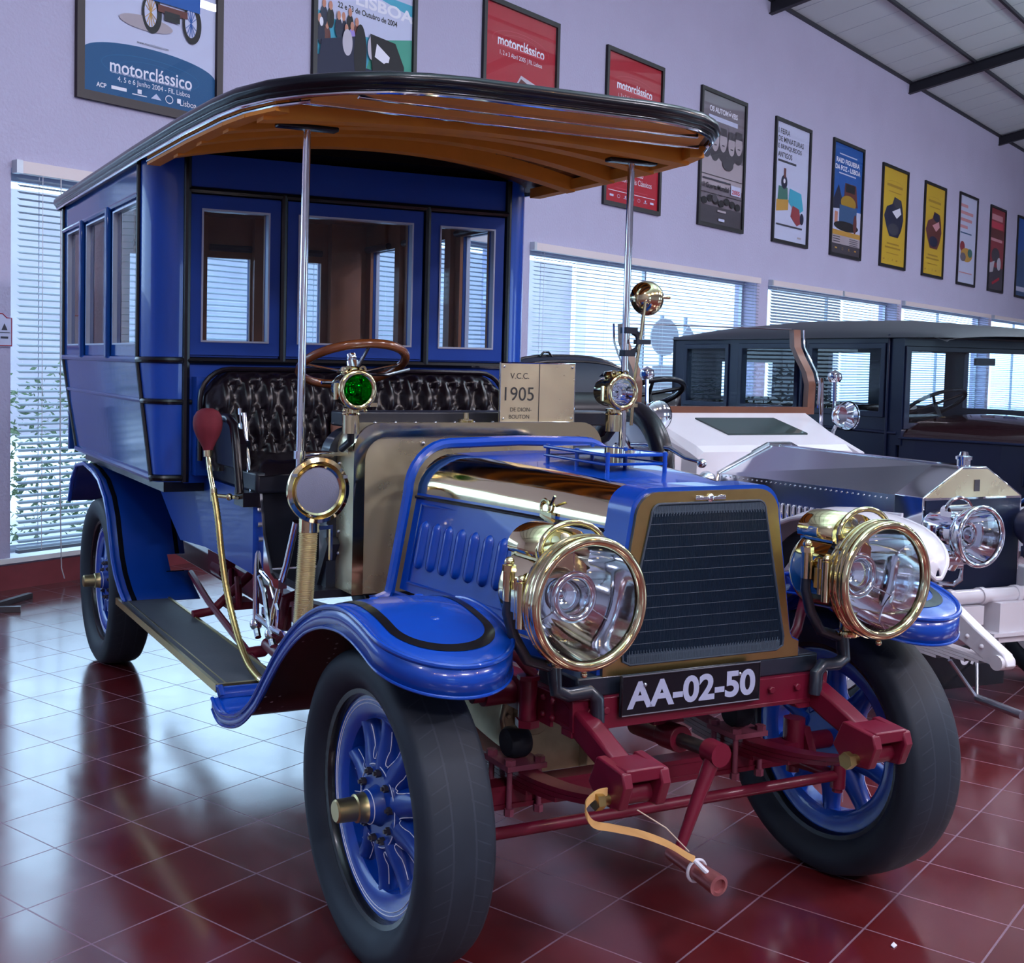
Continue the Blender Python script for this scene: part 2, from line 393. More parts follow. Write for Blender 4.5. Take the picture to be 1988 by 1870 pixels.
# ------------------------------------------------------------------ the hall
YW = 2.41
BAYS = [(-4.14, 1.18), (1.54, 6.83), (7.19, 12.49), (12.85, 18.13), (18.35, 23.80), (24.03, 29.40)]
Z0W, Z1W = .19, 2.57
struct('floor', MB().box2((-9, -13.5, -.05), (34, YW + .3, 0)), 'floor_tiles', smooth=False)
m = MB(); m.box2((-9, YW, Z1W), (34, YW + .3, 6.25)); m.box2((-9, YW, 0), (34, YW + .3, Z0W))
edges = [-9] + [e for b in BAYS for e in b] + [34]
for i in range(0, len(edges), 2): m.box2((edges[i], YW, Z0W), (edges[i + 1], YW + .3, Z1W))
struct('wall_back', m, 'wall', smooth=False)
struct('wall_left', MB().box2((-9.2, -13.5, 0), (-9, YW, 8.2)), 'hall_wall', smooth=False)
struct('wall_right', MB().box2((34, -13.5, 0), (34.2, YW, 8.2)), 'hall_wall', smooth=False)
m = MB(); FO = [(-8.2, -5.6), (8.0, 11.5), (15, 19)]; fx = [-9] + [e for b in FO for e in b] + [34]
m.box2((-9, -13.7, 0), (34, -13.5, .9)); m.box2((-9, -13.7, 3.0), (34, -13.5, 6.25))
for i in range(0, len(fx), 2): m.box2((fx[i], -13.7, .9), (fx[i + 1], -13.5, 3.0))
struct('wall_front', m, 'hall_wall', smooth=False)
for k, (xa, xb) in enumerate(FO):                               # unseen windows added on the far side for bright reflections in lamps and brass
    m = MB()
    for x in (xa, (xa + xb) / 2 - .03, xb - .06): m.box2((x, -13.63, .9), (x + .06, -13.57, 3.0))
    for z in (.9, 2.94): m.box2((xa, -13.63, z), (xb, -13.57, z + .06))
    fr = struct('window_%d' % (k + 7), m, 'alu', smooth=False)
    part('pane', MB().box2((xa, -13.602, .93), (xb, -13.598, 2.97)), 'window_glass', fr, smooth=False)
struct('baseboard_back', MB().box2((-9, YW - .015, 0), (34, YW, .15)), 'base_red', smooth=False)
struct('trim_1', MB().box2((-9, YW - .03, .165), (34, YW + .25, .195)), 'outside_wall', smooth=False)
SL = .207; YR = -5.5
def ceil_z(y): return 6.19 + SL * (YW - y) if y > YR else 6.19 + SL * (YW - YR) - SL * (YR - y)
m = MB()
for ya, yb in ((YW + .3, YR), (YR, -13.7)):
    m.prism([(ya, ceil_z(ya)), (yb, ceil_z(yb)), (yb, ceil_z(yb) + .1), (ya, ceil_z(ya) + .1)], lambda a, b: (-9, a, b), lambda a, b: (34, a, b))
struct('ceiling', m, 'ceiling_panel', smooth=False)
tn = 2
for bx in (-4.4, 1.26, 6.93, 12.60, 18.26, 23.95, 29.6):        # steel rafters under the roof panels
    m = MB()
    for ya, yb in ((YW + .02, YR), (YR, -13.5)):
        za, zb = ceil_z(ya) - .03, ceil_z(yb) - .03
        for d0, d1, hw in ((0, .012, .05), (.012, .158, .006), (.158, .17, .05)):
            m.prism([(ya, za - d1), (yb, zb - d1), (yb, zb - d0), (ya, za - d0)], lambda a, b: (bx - hw, a, b), lambda a, b: (bx + hw, a, b))
    struct('trim_%d' % tn, m, 'beam', smooth=False); tn += 1
for py in [YW - .02, 1.42, .45, -.52, -1.5, -2.5, -3.5, -4.5]:    # purlins along the hall
    m = MB().box2((-9, py - .02, ceil_z(py) - .045), (34, py + .02, ceil_z(py)))
    struct('trim_%d' % tn, m, 'beam', smooth=False); tn += 1
m = MB()
for k in range(60):                                              # joints between the roof panels
    xx = -9 + k * .72
    m.prism([(YW, ceil_z(YW)), (YR, ceil_z(YR)), (YR, ceil_z(YR) - .004), (YW, ceil_z(YW) - .004)], lambda a, b: (xx, a, b), lambda a, b: (xx + .006, a, b))
struct('trim_%d' % tn, m, 'alu', smooth=False); tn += 1

for k, (xa, xb) in enumerate(BAYS):
    m = MB(); yf = YW + .20; nn = 2
    for z in (Z0W, Z1W - .05): m.box2((xa, yf - .025, z), (xb, yf + .025, z + .05))
    for i in range(nn + 1):
        x = xa + (xb - xa - .05) * i / nn; m.box2((x + .01, yf - .02, Z0W), (x + .04, yf + .02, Z1W))
    fr = struct('window_%d' % (k + 1), m, 'alu', smooth=False)
    part('pane', MB().box2((xa + .03, yf - .003, Z0W + .03), (xb - .03, yf + .003, Z1W - .03)), 'window_glass', fr, smooth=False)

# outdoors
struct('outdoor_ground', MB().box2((-20, YW + .3, -.25), (60, 40, -.15)), 'outside_ground', smooth=False)
tag(part('facade', MB().box2((31, 16, -.2), (70, 16.4, 6)), 'outside_wall', smooth=False), 'glaring white building wall across the street, seen through the right windows', 'building')
tag(part('facade', MB().box2((2, 16.5, -.2), (30.9, 16.9, 4.6)), 'facade_pale', smooth=False), 'pale grey wall across the street, seen through the left window and the omnibus', 'building')
tag(part('garden_wall', MB().box2((-20, 9, -.2), (2, 9.3, 2.2)), 'garden_wall', smooth=False), 'pale garden wall behind the shrubs outside the left window', 'wall')
m = MB(); rnd = random.Random(3)
for i in range(9000):
    x = rnd.uniform(-3, 8.5); y = rnd.uniform(4.6, 6.2); z = rnd.uniform(-.15, 1.15 + .35 * sin(x * 1.7))
    a = rnd.uniform(0, 2 * pi); b = rnd.uniform(-1, 1); s = rnd.uniform(.025, .055)
    d = Vector((cos(a), sin(a), b)).normalized(); e = d.orthogonal().normalized(); p = Vector((x, y, z))
    m.add([p - d * s, p + e * s * .45, p + d * s, p - e * s * .45], [(0, 1, 2, 3)])
tag(part('shrubs', m, 'foliage', smooth=False), 'leafy garden shrubs outside the window left of the blue car', 'plant', kind='stuff')

def sign_post(label, x, y, parts):
    t = thing('street_sign', label, 'street sign', (x, y, -.15))
    part('post', MB().cyl((0, 0, 0), (0, 0, 2.5), .035), 'street_post', t)
    for nm, poly, z in parts:
        part(nm, MB().prism([(a, b + z + .15) for a, b in poly], lambda a, b: (a, -.07, b), lambda a, b: (a, -.05, b)), 'street_sign_back', t)
ell = [(.52 * cos(2 * pi * i / 28), .33 * sin(2 * pi * i / 28)) for i in range(28)]
sign_post('back of an oval street sign above a square plate, outside beside the wooden windscreen frame', 16.85, 6.0,
          [('oval_plate', ell, 1.96), ('square_plate', [(-.42, -.3), (.47, -.3), (.47, .3), (-.42, .3)], 1.15)])
sign_post('narrow pointed street sign plates on a post, outside above the steering wheel', 17.75, 6.0,
          [('pointed_plate', [(-.2, -.3), (.2, -.3), (.2, .25), (0, .4), (-.2, .25)], 1.80), ('square_plate', [(-.2, -.33), (.2, -.33), (.2, .33), (-.2, .33)], 1.05)])

# venetian blinds
def blind(xa, xb, tilt, label, z0=.235, ladder=None):
    t = thing('venetian_blind', label, 'blind', ((xa + xb) / 2, YW - .03, z0), 0, 'white blinds along the poster wall')
    L = (xb - xa) / 2
    part('headrail', MB().box2((-L, -.022, 2.54 - z0), (L, .028, 2.612 - z0)), 'headrail', t, smooth=False)
    part('headrail_cap', MB().box2((-L - .004, -.024, 2.537 - z0), (-L + .04, .029, 2.615 - z0)), 'alu', t, smooth=False)
    m = MB(); z = .02; c, s = cos(tilt) * .018, sin(tilt) * .018
    while z < 2.53 - z0:
        m.add([(-L + .02, -c, z - s), (L - .02, -c, z - s), (L - .02, 0, z + .0022), (-L + .02, 0, z + .0022), (-L + .02, c, z + s), (L - .02, c, z + s)], [(0, 1, 2, 3), (3, 2, 5, 4)])
        m.add([(-L + .02, -c, z - s - .0012), (L - .02, -c, z - s - .0012), (L - .02, 0, z + .001), (-L + .02, 0, z + .001), (-L + .02, c, z + s - .0012), (L - .02, c, z + s - .0012)], [(3, 2, 1, 0), (4, 5, 2, 3)])
        z += .0402
    part('slats', m, 'slat', t, smooth=False)
    m = MB(); n = max(2, int((xb - xa) / 1.1))
    for i in range(n + 1):
        x = -L + .18 + (2 * L - .36) * i / n
        for y in (-.02, .02): m.box((x, y, (2.54 - z0) / 2), (.004, .0015, 2.54 - z0))
    part('ladder_cord', m, 'cord', t, smooth=False)
    part('bottom_rail', MB().box2((-L + .02, -.02, -.012), (L - .02, .02, .008)), 'slat', t, smooth=False)
    return t
b1 = blind(1.55, 6.82, radians(26), 'white venetian blind over the window at the left edge, behind the blue omnibus')
part('pull_cord', MB().tube([(-2.635 + .30, -.035, 2.30), (-2.635 + .30, -.04, .4), (-2.635 + .31, -.045, -.13), (-2.635 + .33, -.05, -.20)], .004, 6), 'cord', b1)
blind(7.19, 12.50, radians(20), 'white venetian blind over the glaring window right of the blue body')
blind(12.86, 15.46, radians(50), 'greyer half-closed venetian blind above the dark saloon roof, after the glaring window')
blind(15.50, 18.14, radians(24), 'open venetian blind over the dark saloon, second right of the glaring window')
blind(18.35, 23.8, radians(24), 'long venetian blind over the right half of the dark saloon roof')
blind(24.03, 29.4, radians(12), 'venetian blind at the right edge, furthest along the wall')
blind(-4.12, 1.16, radians(9), 'white venetian blind in the bay left of the wall sign')

# framed posters
def arc(cx_, cz_, rx, rz, a0=0, a1=2 * pi, n=36): return [(cx_ + rx * cos(a0 + (a1 - a0) * i / (n - (abs(a1 - a0) < 6.28))), cz_ + rz * sin(a0 + (a1 - a0) * i / (n - (abs(a1 - a0) < 6.28)))) for i in range(n)]
class Print:
    def __init__(s, w_, h_): s.w = w_; s.h = h_; s.m = MB(); s.mats = []; s.lay = 0
    def mi(s, m):
        if m not in s.mats: s.mats.append(m)
        return s.mats.index(m)
    def poly(s, pts, m):
        s.lay += 1; y = -.0004 * s.lay
        s.m.add([((u - .5) * s.w, y, v * s.h) for u, v in pts], [tuple(range(len(pts)))], s.mi(m)); return s
    def rect(s, u0, v0, u1, v1, m): return s.poly([(u0, v0), (u1, v0), (u1, v1), (u0, v1)], m)
    def ell(s, u, v, ru, rv, m): return s.poly(arc(u, v, ru, rv), m)
    def ring(s, u, v, ru, rv, t, m, a0=0, a1=2 * pi):
        s.lay += 1; y = -.0004 * s.lay; n = 40; vs = []; fs = []
        for i in range(n + 1):
            a = a0 + (a1 - a0) * i / n
            for k in (1, -1):
                vs.append(((u - .5) * s.w + (ru * s.w + k * t) * cos(a), y, v * s.h + (rv * s.h + k * t) * sin(a)))
        for i in range(n): fs.append((2 * i, 2 * i + 1, 2 * i + 3, 2 * i + 2))
        s.m.add(vs, fs, s.mi(m)); return s
    def text(s, txt, u, v, wfrac, m, hfrac=None, bold=0.):
        s.lay += 1; y = -.0004 * s.lay
        vs, fs = text_faces(txt, wfrac * s.w if wfrac else None, hfrac * s.h if hfrac else None, bold)
        s.m.add([((u - .5) * s.w + a, y, v * s.h + b) for a, b in vs], fs, s.mi(m)); return s
    def lines(s, u0, u1, v, n, gap, th, m, rag=.0):
        for i in range(n): s.rect(u0, v - i * gap, u1 - rag * ((i * 7) % 3), v - i * gap + th, m)
        return s
C = {}
for nm, rgb in dict(p_white=(225, 225, 240), p_pale=(190, 195, 225), p_petrol=(8, 78, 128), p_petrol2=(20, 100, 150), p_black=(18, 18, 26), p_red=(165, 8, 38), p_redl=(190, 60, 80),
                    p_teal=(60, 160, 190), p_green=(60, 150, 130), p_navy=(24, 30, 60), p_skin=(190, 130, 110), p_violet=(150, 130, 210), p_silver=(185, 180, 195), p_brown=(95, 45, 42),
                    p_grey=(112, 104, 116), p_greyd=(62, 58, 68), p_greyl=(165, 155, 165), p_orange=(205, 110, 90), p_yellow=(200, 165, 40), p_yellowd=(160, 125, 30), p_blue=(25, 85, 165), p_blued=(50, 85, 130),
                    p_gold=(185, 140, 60), p_toygreen=(60, 110, 100), p_toyred=(140, 50, 60), p_ink=(60, 62, 75), p_pink=(200, 140, 150)).items(): flat(nm, rgb)
def poster(xa, xb, za, zb, label, draw, fm='frame_black', fw=.045):
    t = thing('framed_poster', label, 'poster', ((xa + xb) / 2, YW, za), 0, 'framed posters along the wall')
    W, H = xb - xa, zb - za; m = MB()
    m.box2((-W / 2, -.03, 0), (W / 2, 0, fw)); m.box2((-W / 2, -.03, H - fw), (W / 2, 0, H))
    m.box2((-W / 2, -.03, fw), (-W / 2 + fw, 0, H - fw)); m.box2((W / 2 - fw, -.03, fw), (W / 2, 0, H - fw))
    part('frame', m, fm, t, smooth=False)
    P = Print(W - 2 * fw + .004, H - 2 * fw + .004); draw(P)
    o = part('print', P.m, P.mats, t, smooth=False); o.location = (0, -.006, fw - .002)
    g = part('glazing', MB().box2((-W / 2 + fw - .002, -.0215, fw - .002), (W / 2 - fw + .002, -.0205, H - fw + .002)), 'poster_glass', t, smooth=False)
    return t
def logos(P, v, m, n=7, u0=.06, u1=.94):
    for i in range(n):
        u = u0 + (u1 - u0) * (i + .5) / n
        if i % 3 == 0: P.rect(u - .035, v - .006, u + .035, v + .008, m)
        elif i % 3 == 1: P.ring(u, v + .002, .024, .011, .002, m)
        else: P.rect(u - .012, v, u + .012, v + .014, m); P.rect(u - .035, v - .008, u + .035, v - .004, m)
def draw1(P):
    P.rect(0, 0, 1, 1, 'p_pale')
    P.poly([(0, 0), (1, 0), (1, .165)] + arc(.5, .165, .5, .068, 0, pi, 30)[1:-1] + [(0, .165)], 'p_petrol')
    P.ring(.5, .135, .37, .055, .0015, 'p_petrol2'); P.ring(.5, .12, .27, .05, .001, 'p_petrol2', .2, pi - .2)
    P.text('motorclássico', .5, .128, .62, 'p_white', bold=.012)
    P.text('salão internacional de automóveis e motociclos clássicos', .5, .103, .60, 'p_pale')
    P.text('4, 5 e 6 Junho 2004 - FIL Lisboa', .52, .074, .55, 'p_white')
    P.text('ACP', .13, .036, .07, 'p_white', bold=.03); P.rect(.20, .030, .31, .044, 'p_white')
    P.rect(.39, .034, .42, .052, 'p_white'); P.rect(.35, .026, .46, .030, 'p_white'); P.poly([(.49, .026), (.57, .026), (.53, .05)], 'p_pale')
    P.ring(.63, .038, .028, .016, .003, 'p_white'); P.text('Lisboa', .78, .036, .13, 'p_white'); P.rect(.69, .030, .72, .050, 'p_white'); P.rect(.88, .03, .95, .044, 'p_pale')
    P.text('www.motorclassico.com', .5, .25, .24, 'p_ink')
    P.ell(.45, .335, .20, .03, 'p_greyl')
    for u, a in ((.49, 'p_gold'), (.80, 'p_blue')):
        P.ell(u, .385, .075, .085, 'p_black'); P.ell(u - .01, .388, .047, .062, 'p_pale')
        for k in range(7):
            t = pi * k / 7; P.poly([(u - .01 + .046 * cos(t) - .003, .388 + .06 * sin(t)), (u - .01 + .046 * cos(t) + .003, .388 + .06 * sin(t)), (u - .01 - .046 * cos(t) + .003, .388 - .06 * sin(t)), (u - .01 - .046 * cos(t) - .003, .388 - .06 * sin(t))], a)
    P.rect(.53, .40, .76, .43, 'p_brown'); P.rect(.58, .37, .70, .41, 'p_black'); P.rect(.45, .44, .86, .60, 'p_blue'); P.rect(.50, .60, .80, .80, 'p_navy')
def draw2(P):
    P.rect(0, 0, 1, 1, 'p_teal'); P.rect(0, .80, 1, 1, 'p_pale'); P.poly([(0, .62), (.5, .56), (1, .60), (1, .74), (0, .84)], 'p_pale'); P.poly([(.45, .3), (1, .3), (1, .62), (.6, .56)], 'p_green')
    P.text('LISBOA', .70, .735, .62, 'p_white', hfrac=.062, bold=.03); P.text('22 e 23 de Outubro de 2004', .52, .675, .62, 'p_black', bold=.02)
    rnd = random.Random(5)
    for i in range(16):
        u = .02 + .40 * rnd.random(); v = .46 + .14 * rnd.random(); P.ell(u, v, .035, .05, rnd.choice(['p_navy', 'p_black', 'p_violet', 'p_brown'])); P.ell(u, v + .06, .018, .022, rnd.choice(['p_skin', 'p_skin', 'p_white']))
    P.rect(0, 0, 1, .40, 'p_navy'); P.poly([(.02, .38), (.4, .4), (.42, .55), (.05, .48)], 'p_navy')
    P.ell(.30, .50, .05, .065, 'p_silver'); P.ell(.43, .46, .065, .15, 'p_black'); P.ell(.55, .51, .045, .06, 'p_silver')
    P.poly([(.53, .58), (.8, .57), (.9, .46), (.88, .30), (.56, .38)], 'p_black'); P.poly([(.58, .47), (.72, .44), (.74, .49), (.60, .54)], 'p_white')
    P.ell(.72, .33, .10, .13, 'p_black'); P.ell(.70, .28, .045, .12, 'p_violet'); P.ell(.92, .28, .04, .08, 'p_black')
    P.rect(.30, .34, .52, .352, 'p_gold'); P.ring(.36, .29, .09, .022, .004, 'p_pink'); P.rect(.32, .235, .52, .25, 'p_red')
def motor_red(P, text_low):
    P.rect(0, 0, 1, 1, 'p_red'); P.ring(.5, .80, .40, .075, .002, 'p_redl', -.15, pi + .15); P.ring(.5, .80, .28, .055, .0015, 'p_redl', .1, pi - .1)
    P.text('motorclássico', .5, .80, .66, 'p_white', bold=.02); P.rect(.18, .766, .82, .775, 'p_redl')
    P.text('1, 2 e 3 Abril 2005 | FIL Lisboa', .5, .725, .60, 'p_white')
    P.poly([(.14, .36), (.22, .47), (.38, .52), (.50, .63), (.72, .60), (.88, .53), (.90, .40), (.8, .30), (.2, .30)], 'p_silver'); P.poly([(.40, .52), (.50, .61), (.74, .56), (.78, .47), (.62, .44)], 'p_brown')
    P.poly([(.76, .57), (.86, .53), (.84, .44), (.79, .48)], 'p_greyd')
    P.text('Grande Salão', .5, .225, .40, 'p_white'); P.text('de Automóveis Clássicos', .5, .17, .74, 'p_white'); P.rect(.2, .098, .8, .104, 'p_redl'); P.rect(.06, .078, .94, .082, 'p_white'); logos(P, .045, 'p_pale')
def draw5(P):
    P.rect(0, 0, 1, 1, 'p_grey'); P.rect(0, .30, 1, .52, 'p_greyl'); P.rect(0, 0, 1, .14, 'p_greyd')
    P.text('OS AUTOMÓVEIS', .5, .89, .66, 'p_white', hfrac=.052, bold=.03); P.rect(.16, .800, .84, .836, 'p_pale')
    for u, v in ((.13, .66), (.32, .65), (.50, .66), (.70, .65), (.87, .67)):
        P.ell(u, v - .07, .11, .09, 'p_greyd'); P.ell(u, v, .085, .085, 'p_greyl'); P.poly([(u - .09, v + .04), (u + .09, v + .04), (u + .075, v + .10), (u - .075, v + .10)], 'p_greyd'); P.rect(u - .03, v - .04, u + .03, v - .03, 'p_greyd')
    P.ell(.62, .49, .13, .05, 'p_greyd')
    P.rect(.02, .372, .98, .376, 'p_black'); P.rect(.02, .232, .98, .236, 'p_black'); P.rect(.05, .335, .7, .347, 'p_ink')
    P.text('II Guerra Mundial', .36, .29, .60, 'p_black', hfrac=.04, bold=.02); P.rect(.71, .258, .95, .335, 'p_pale'); P.text('2005', .83, .285, .19, 'p_red', hfrac=.035, bold=.03)
    for k in range(7): P.ell(.1 + .13 * k, .17 + .012 * ((k * 5) % 3), .065, .028, 'p_black')
    P.ell(.33, .20, .06, .03, 'p_greyd'); P.rect(.4, .10, .6, .116, 'p_greyl'); P.rect(.43, .03, .57, .05, 'p_pale')
def draw6(P):
    P.rect(0, 0, 1, 1, 'p_pale')
    for i, (tx, wd) in enumerate((('I FEIRA', .34), ('DE MINIATURAS', .76), ('E BRINQUEDOS', .70), ('ANTIGOS', .42))): P.text(tx, .07 + wd / 2, .925 - .066 * i, wd, 'p_ink', hfrac=.046, bold=.02)
    P.rect(.08, .665, .62, .684, 'p_ink')
    P.poly([(.07, .24), (.42, .27), (.42, .36), (.07, .34)], 'p_gold'); P.poly([(.10, .34), (.40, .36), (.38, .46), (.12, .46)], 'p_toygreen'); P.ell(.28, .50, .09, .06, 'p_navy'); P.rect(.26, .54, .32, .62, 'p_brown'); P.ell(.28, .51, .03, .02, 'p_white')
    P.poly([(.42, .34), (.45, .46), (.80, .44), (.88, .30), (.7, .25)], 'p_teal'); P.poly([(.5, .22), (.55, .32), (.75, .30), (.82, .18), (.7, .15)], 'p_toyred'); P.ell(.84, .22, .06, .05, 'p_navy'); P.rect(.08, .125, .86, .14, 'p_ink'); P.rect(.72, .04, .84, .055, 'p_greyl')
def draw7(P):
    P.rect(0, 0, 1, 1, 'p_blue'); P.rect(.2, .905, .8, .915, 'p_pale'); P.text('RAID FIGUEIRA', .5, .85, .80, 'p_white', hfrac=.045, bold=.03); P.text('DA FOZ - LISBOA', .5, .785, .86, 'p_white', hfrac=.045, bold=.03); P.rect(.2, .73, .78, .742, 'p_pale')
    P.rect(0, .19, 1, .42, 'p_pale'); P.poly([(0, .45), (.2, .63), (.34, .50), (.4, .42), (0, .4)], 'p_navy'); P.poly([(.38, .46), (.42, .66), (.80, .66), (.88, .46)], 'p_brown'); P.rect(.44, .58, .76, .655, 'p_black'); P.ell(.55, .48, .26, .07, 'p_yellowd'); P.rect(.25, .28, .85, .45, 'p_blued')
    P.rect(.1, .25, .2, .38, 'p_skin'); P.ell(.5, .26, .42, .045, 'p_black'); P.ell(.8, .30, .06, .09, 'p_brown'); P.rect(0, .17, 1, .215, 'p_gold'); P.rect(0, .09, 1, .17, 'p_greyl'); P.lines(.06, .30, .15, 3, .022, .008, 'p_ink'); P.lines(.62, .92, .15, 4, .018, .006, 'p_ink'); P.rect(0, 0, 1, .09, 'p_greyd'); logos(P, .05, 'p_gold', 4)
def drawy(c1, c2, c3):
    def d(P):
        P.rect(0, 0, 1, 1, 'p_yellow'); P.ring(.5, .83, .38, .05, .002, 'p_yellowd', 0, pi); P.rect(.18, .815, .82, .842, 'p_yellowd'); P.rect(.25, .76, .78, .77, 'p_yellowd')
        P.poly([(.1, .5), (.2, .60), (.42, .64), (.5, .72), (.78, .70), (.85, .62), (.9, .5), (.82, .38), (.7, .30), (.34, .30), (.2, .40)], c1); P.ell(.62, .66, .16, .05, c2); P.poly([(.42, .56), (.74, .62), (.8, .56), (.62, .50)], c3); P.ell(.5, .38, .22, .06, c2)
        P.rect(.25, .215, .75, .232, 'p_yellowd'); P.rect(.18, .175, .82, .192, 'p_yellowd'); P.rect(.25, .12, .75, .128, 'p_yellowd'); logos(P, .055, 'p_yellowd', 5)
    return d
def draw10(P):
    P.rect(0, 0, 1, 1, 'p_pale')
    for i, wd in enumerate((.40, .72, .66, .42)): P.rect(.08, .87 - .08 * i, .08 + wd, .905 - .08 * i, 'p_pink')
    P.rect(.1, .57, .75, .585, 'p_blued'); P.ell(.24, .42, .14, .06, 'p_toyred'); P.ell(.5, .33, .34, .08, 'p_gold'); P.ell(.7, .36, .14, .05, 'p_toygreen'); P.ell(.3, .30, .16, .05, 'p_grey'); P.rect(.1, .115, .85, .127, 'p_pink')
def draw11(P):
    P.rect(0, 0, 1, 1, 'p_toyred'); P.rect(.1, .86, .85, .93, 'p_pink'); P.rect(.06, .76, .9, .84, 'p_redl'); P.rect(.02, .64, .98, .75, 'p_brown'); P.rect(.06, .60, .86, .635, 'p_pink'); P.rect(0, 0, 1, .28, 'p_greyd'); P.ell(.45, .43, .28, .09, 'p_greyd'); P.poly([(.02, .20), (.05, .32), (.4, .36), (.3, .22)], 'p_silver'); P.ell(.7, .33, .14, .08, 'p_silver'); P.poly([(.25, .09), (.3, .06), (.8, .14), (.76, .17)], 'p_red')
def draw12(P): P.rect(0, 0, 1, 1, 'p_blued'); P.rect(0, .06, 1, .12, 'p_pale'); P.poly([(0, .5), (1, .7), (1, 1), (0, 1)], 'p_blue')
poster(1.99, 3.21, 3.07, 4.73, 'large poster with petrol blue foot dated 4, 5 e 6 Junho 2004', draw1, 'frame_wine', .057)
poster(4.12, 5.37, 3.11, 4.76, 'poster lettered LISBOA with a crowd and black car, above the omnibus roof', draw2)
poster(6.32, 7.58, 3.13, 4.755, 'red poster nearest the LISBOA poster, lower half behind the omnibus roof', lambda P: motor_red(P, 0))
poster(8.50, 9.75, 3.125, 4.755, 'red poster reading Grande Salão de Automóveis Clássicos, crossed by the roof pole', lambda P: motor_red(P, 1))
poster(10.69, 11.96, 3.13, 4.75, 'grey wartime poster headed OS AUTOMÓVEIS with a row of faces', draw5)
poster(12.87, 14.10, 3.12, 4.75, 'white poster about miniatures and old toys with black capitals', draw6)
poster(14.95, 16.24, 3.11, 4.79, 'blue rally poster with white heading and a crowded old car', draw7)
poster(17.10, 18.38, 3.11, 4.73, 'yellow poster with a dark and white car, first of the two yellow ones', drawy('p_navy', 'p_ink', 'p_white'))
poster(19.28, 20.51, 3.10, 4.72, 'yellow poster with a purplish motorcycle, second of the two yellow ones', drawy('p_brown', 'p_navy', 'p_pink'))
poster(21.38, 22.61, 3.08, 4.78, 'pale poster with pinkish lettering lines, right of the yellow posters', draw10)
poster(23.54, 24.73, 3.08, 4.78, 'dusky red poster with a grey and white car, second last on the right', draw11)
poster(25.72, 26.95, 3.07, 4.80, 'plain blue poster cut by the right edge of the picture', draw12)

# sign on the pier and a floor stand at the left edge
t = thing('wall_sign', 'small white sign with red border on the wall left of the window blind', 'sign', (1.40, YW, 1.49))
pl = [(-.16, 0), (.145, 0), (.145, .175), (.11, .175), (.08, .20), (-.08, .20), (-.11, .175), (-.16, .175)]
part('board', MB().prism(pl, lambda a, b: (a, -.012, b), lambda a, b: (a, 0, b)), 'p_pale', t, smooth=False)
part('border', MB().tube([(a * .96, -.013, .006 + b * .96) for a, b in pl], .003, 6, True), 'p_red', t)
part('emblem', MB().prism([(.07, .10), (.11, .10), (.09, .14)], lambda a, b: (a, -.014, b), lambda a, b: (a, -.012, b)).box((.09, -.013, .085), (.07, .002, .004)).box((.09, -.013, .055), (.05, .002, .012)), 'p_ink', t, smooth=False)
t = thing('floor_stand', 'low black metal stand with flat feet on the tiles at the left edge', 'stand', (1.05, 1.93, 0))
part('post', MB().cyl((0, 0, .03), (0, 0, 1.1), .015), 'black', t)
part('foot', MB().bar((0, 0, .016), (.43, .17, .016), .035, .03), 'steel_dark', t)
part('foot', MB().bar((0, 0, .016), (.17, -.13, .016), .035, .03), 'steel_dark', t)
# ------------------------------------------------------------------ the blue omnibus (x forward, y to its left, z up)
CAR_O = Vector((0.25672, -2.55981, 0)); YAW = radians(-115.0056)
FWc = Vector((cos(YAW), sin(YAW), 0)); LFc = Vector((-sin(YAW), cos(YAW), 0))
def car_to_world(x, y, z=0): return CAR_O + FWc * x + LFc * y + Vector((0, 0, z))
bus = thing('omnibus_car', 'blue veteran omnibus car with black canopy roof, brass headlamps and plate AA-02-50', 'car', tuple(CAR_O), YAW)

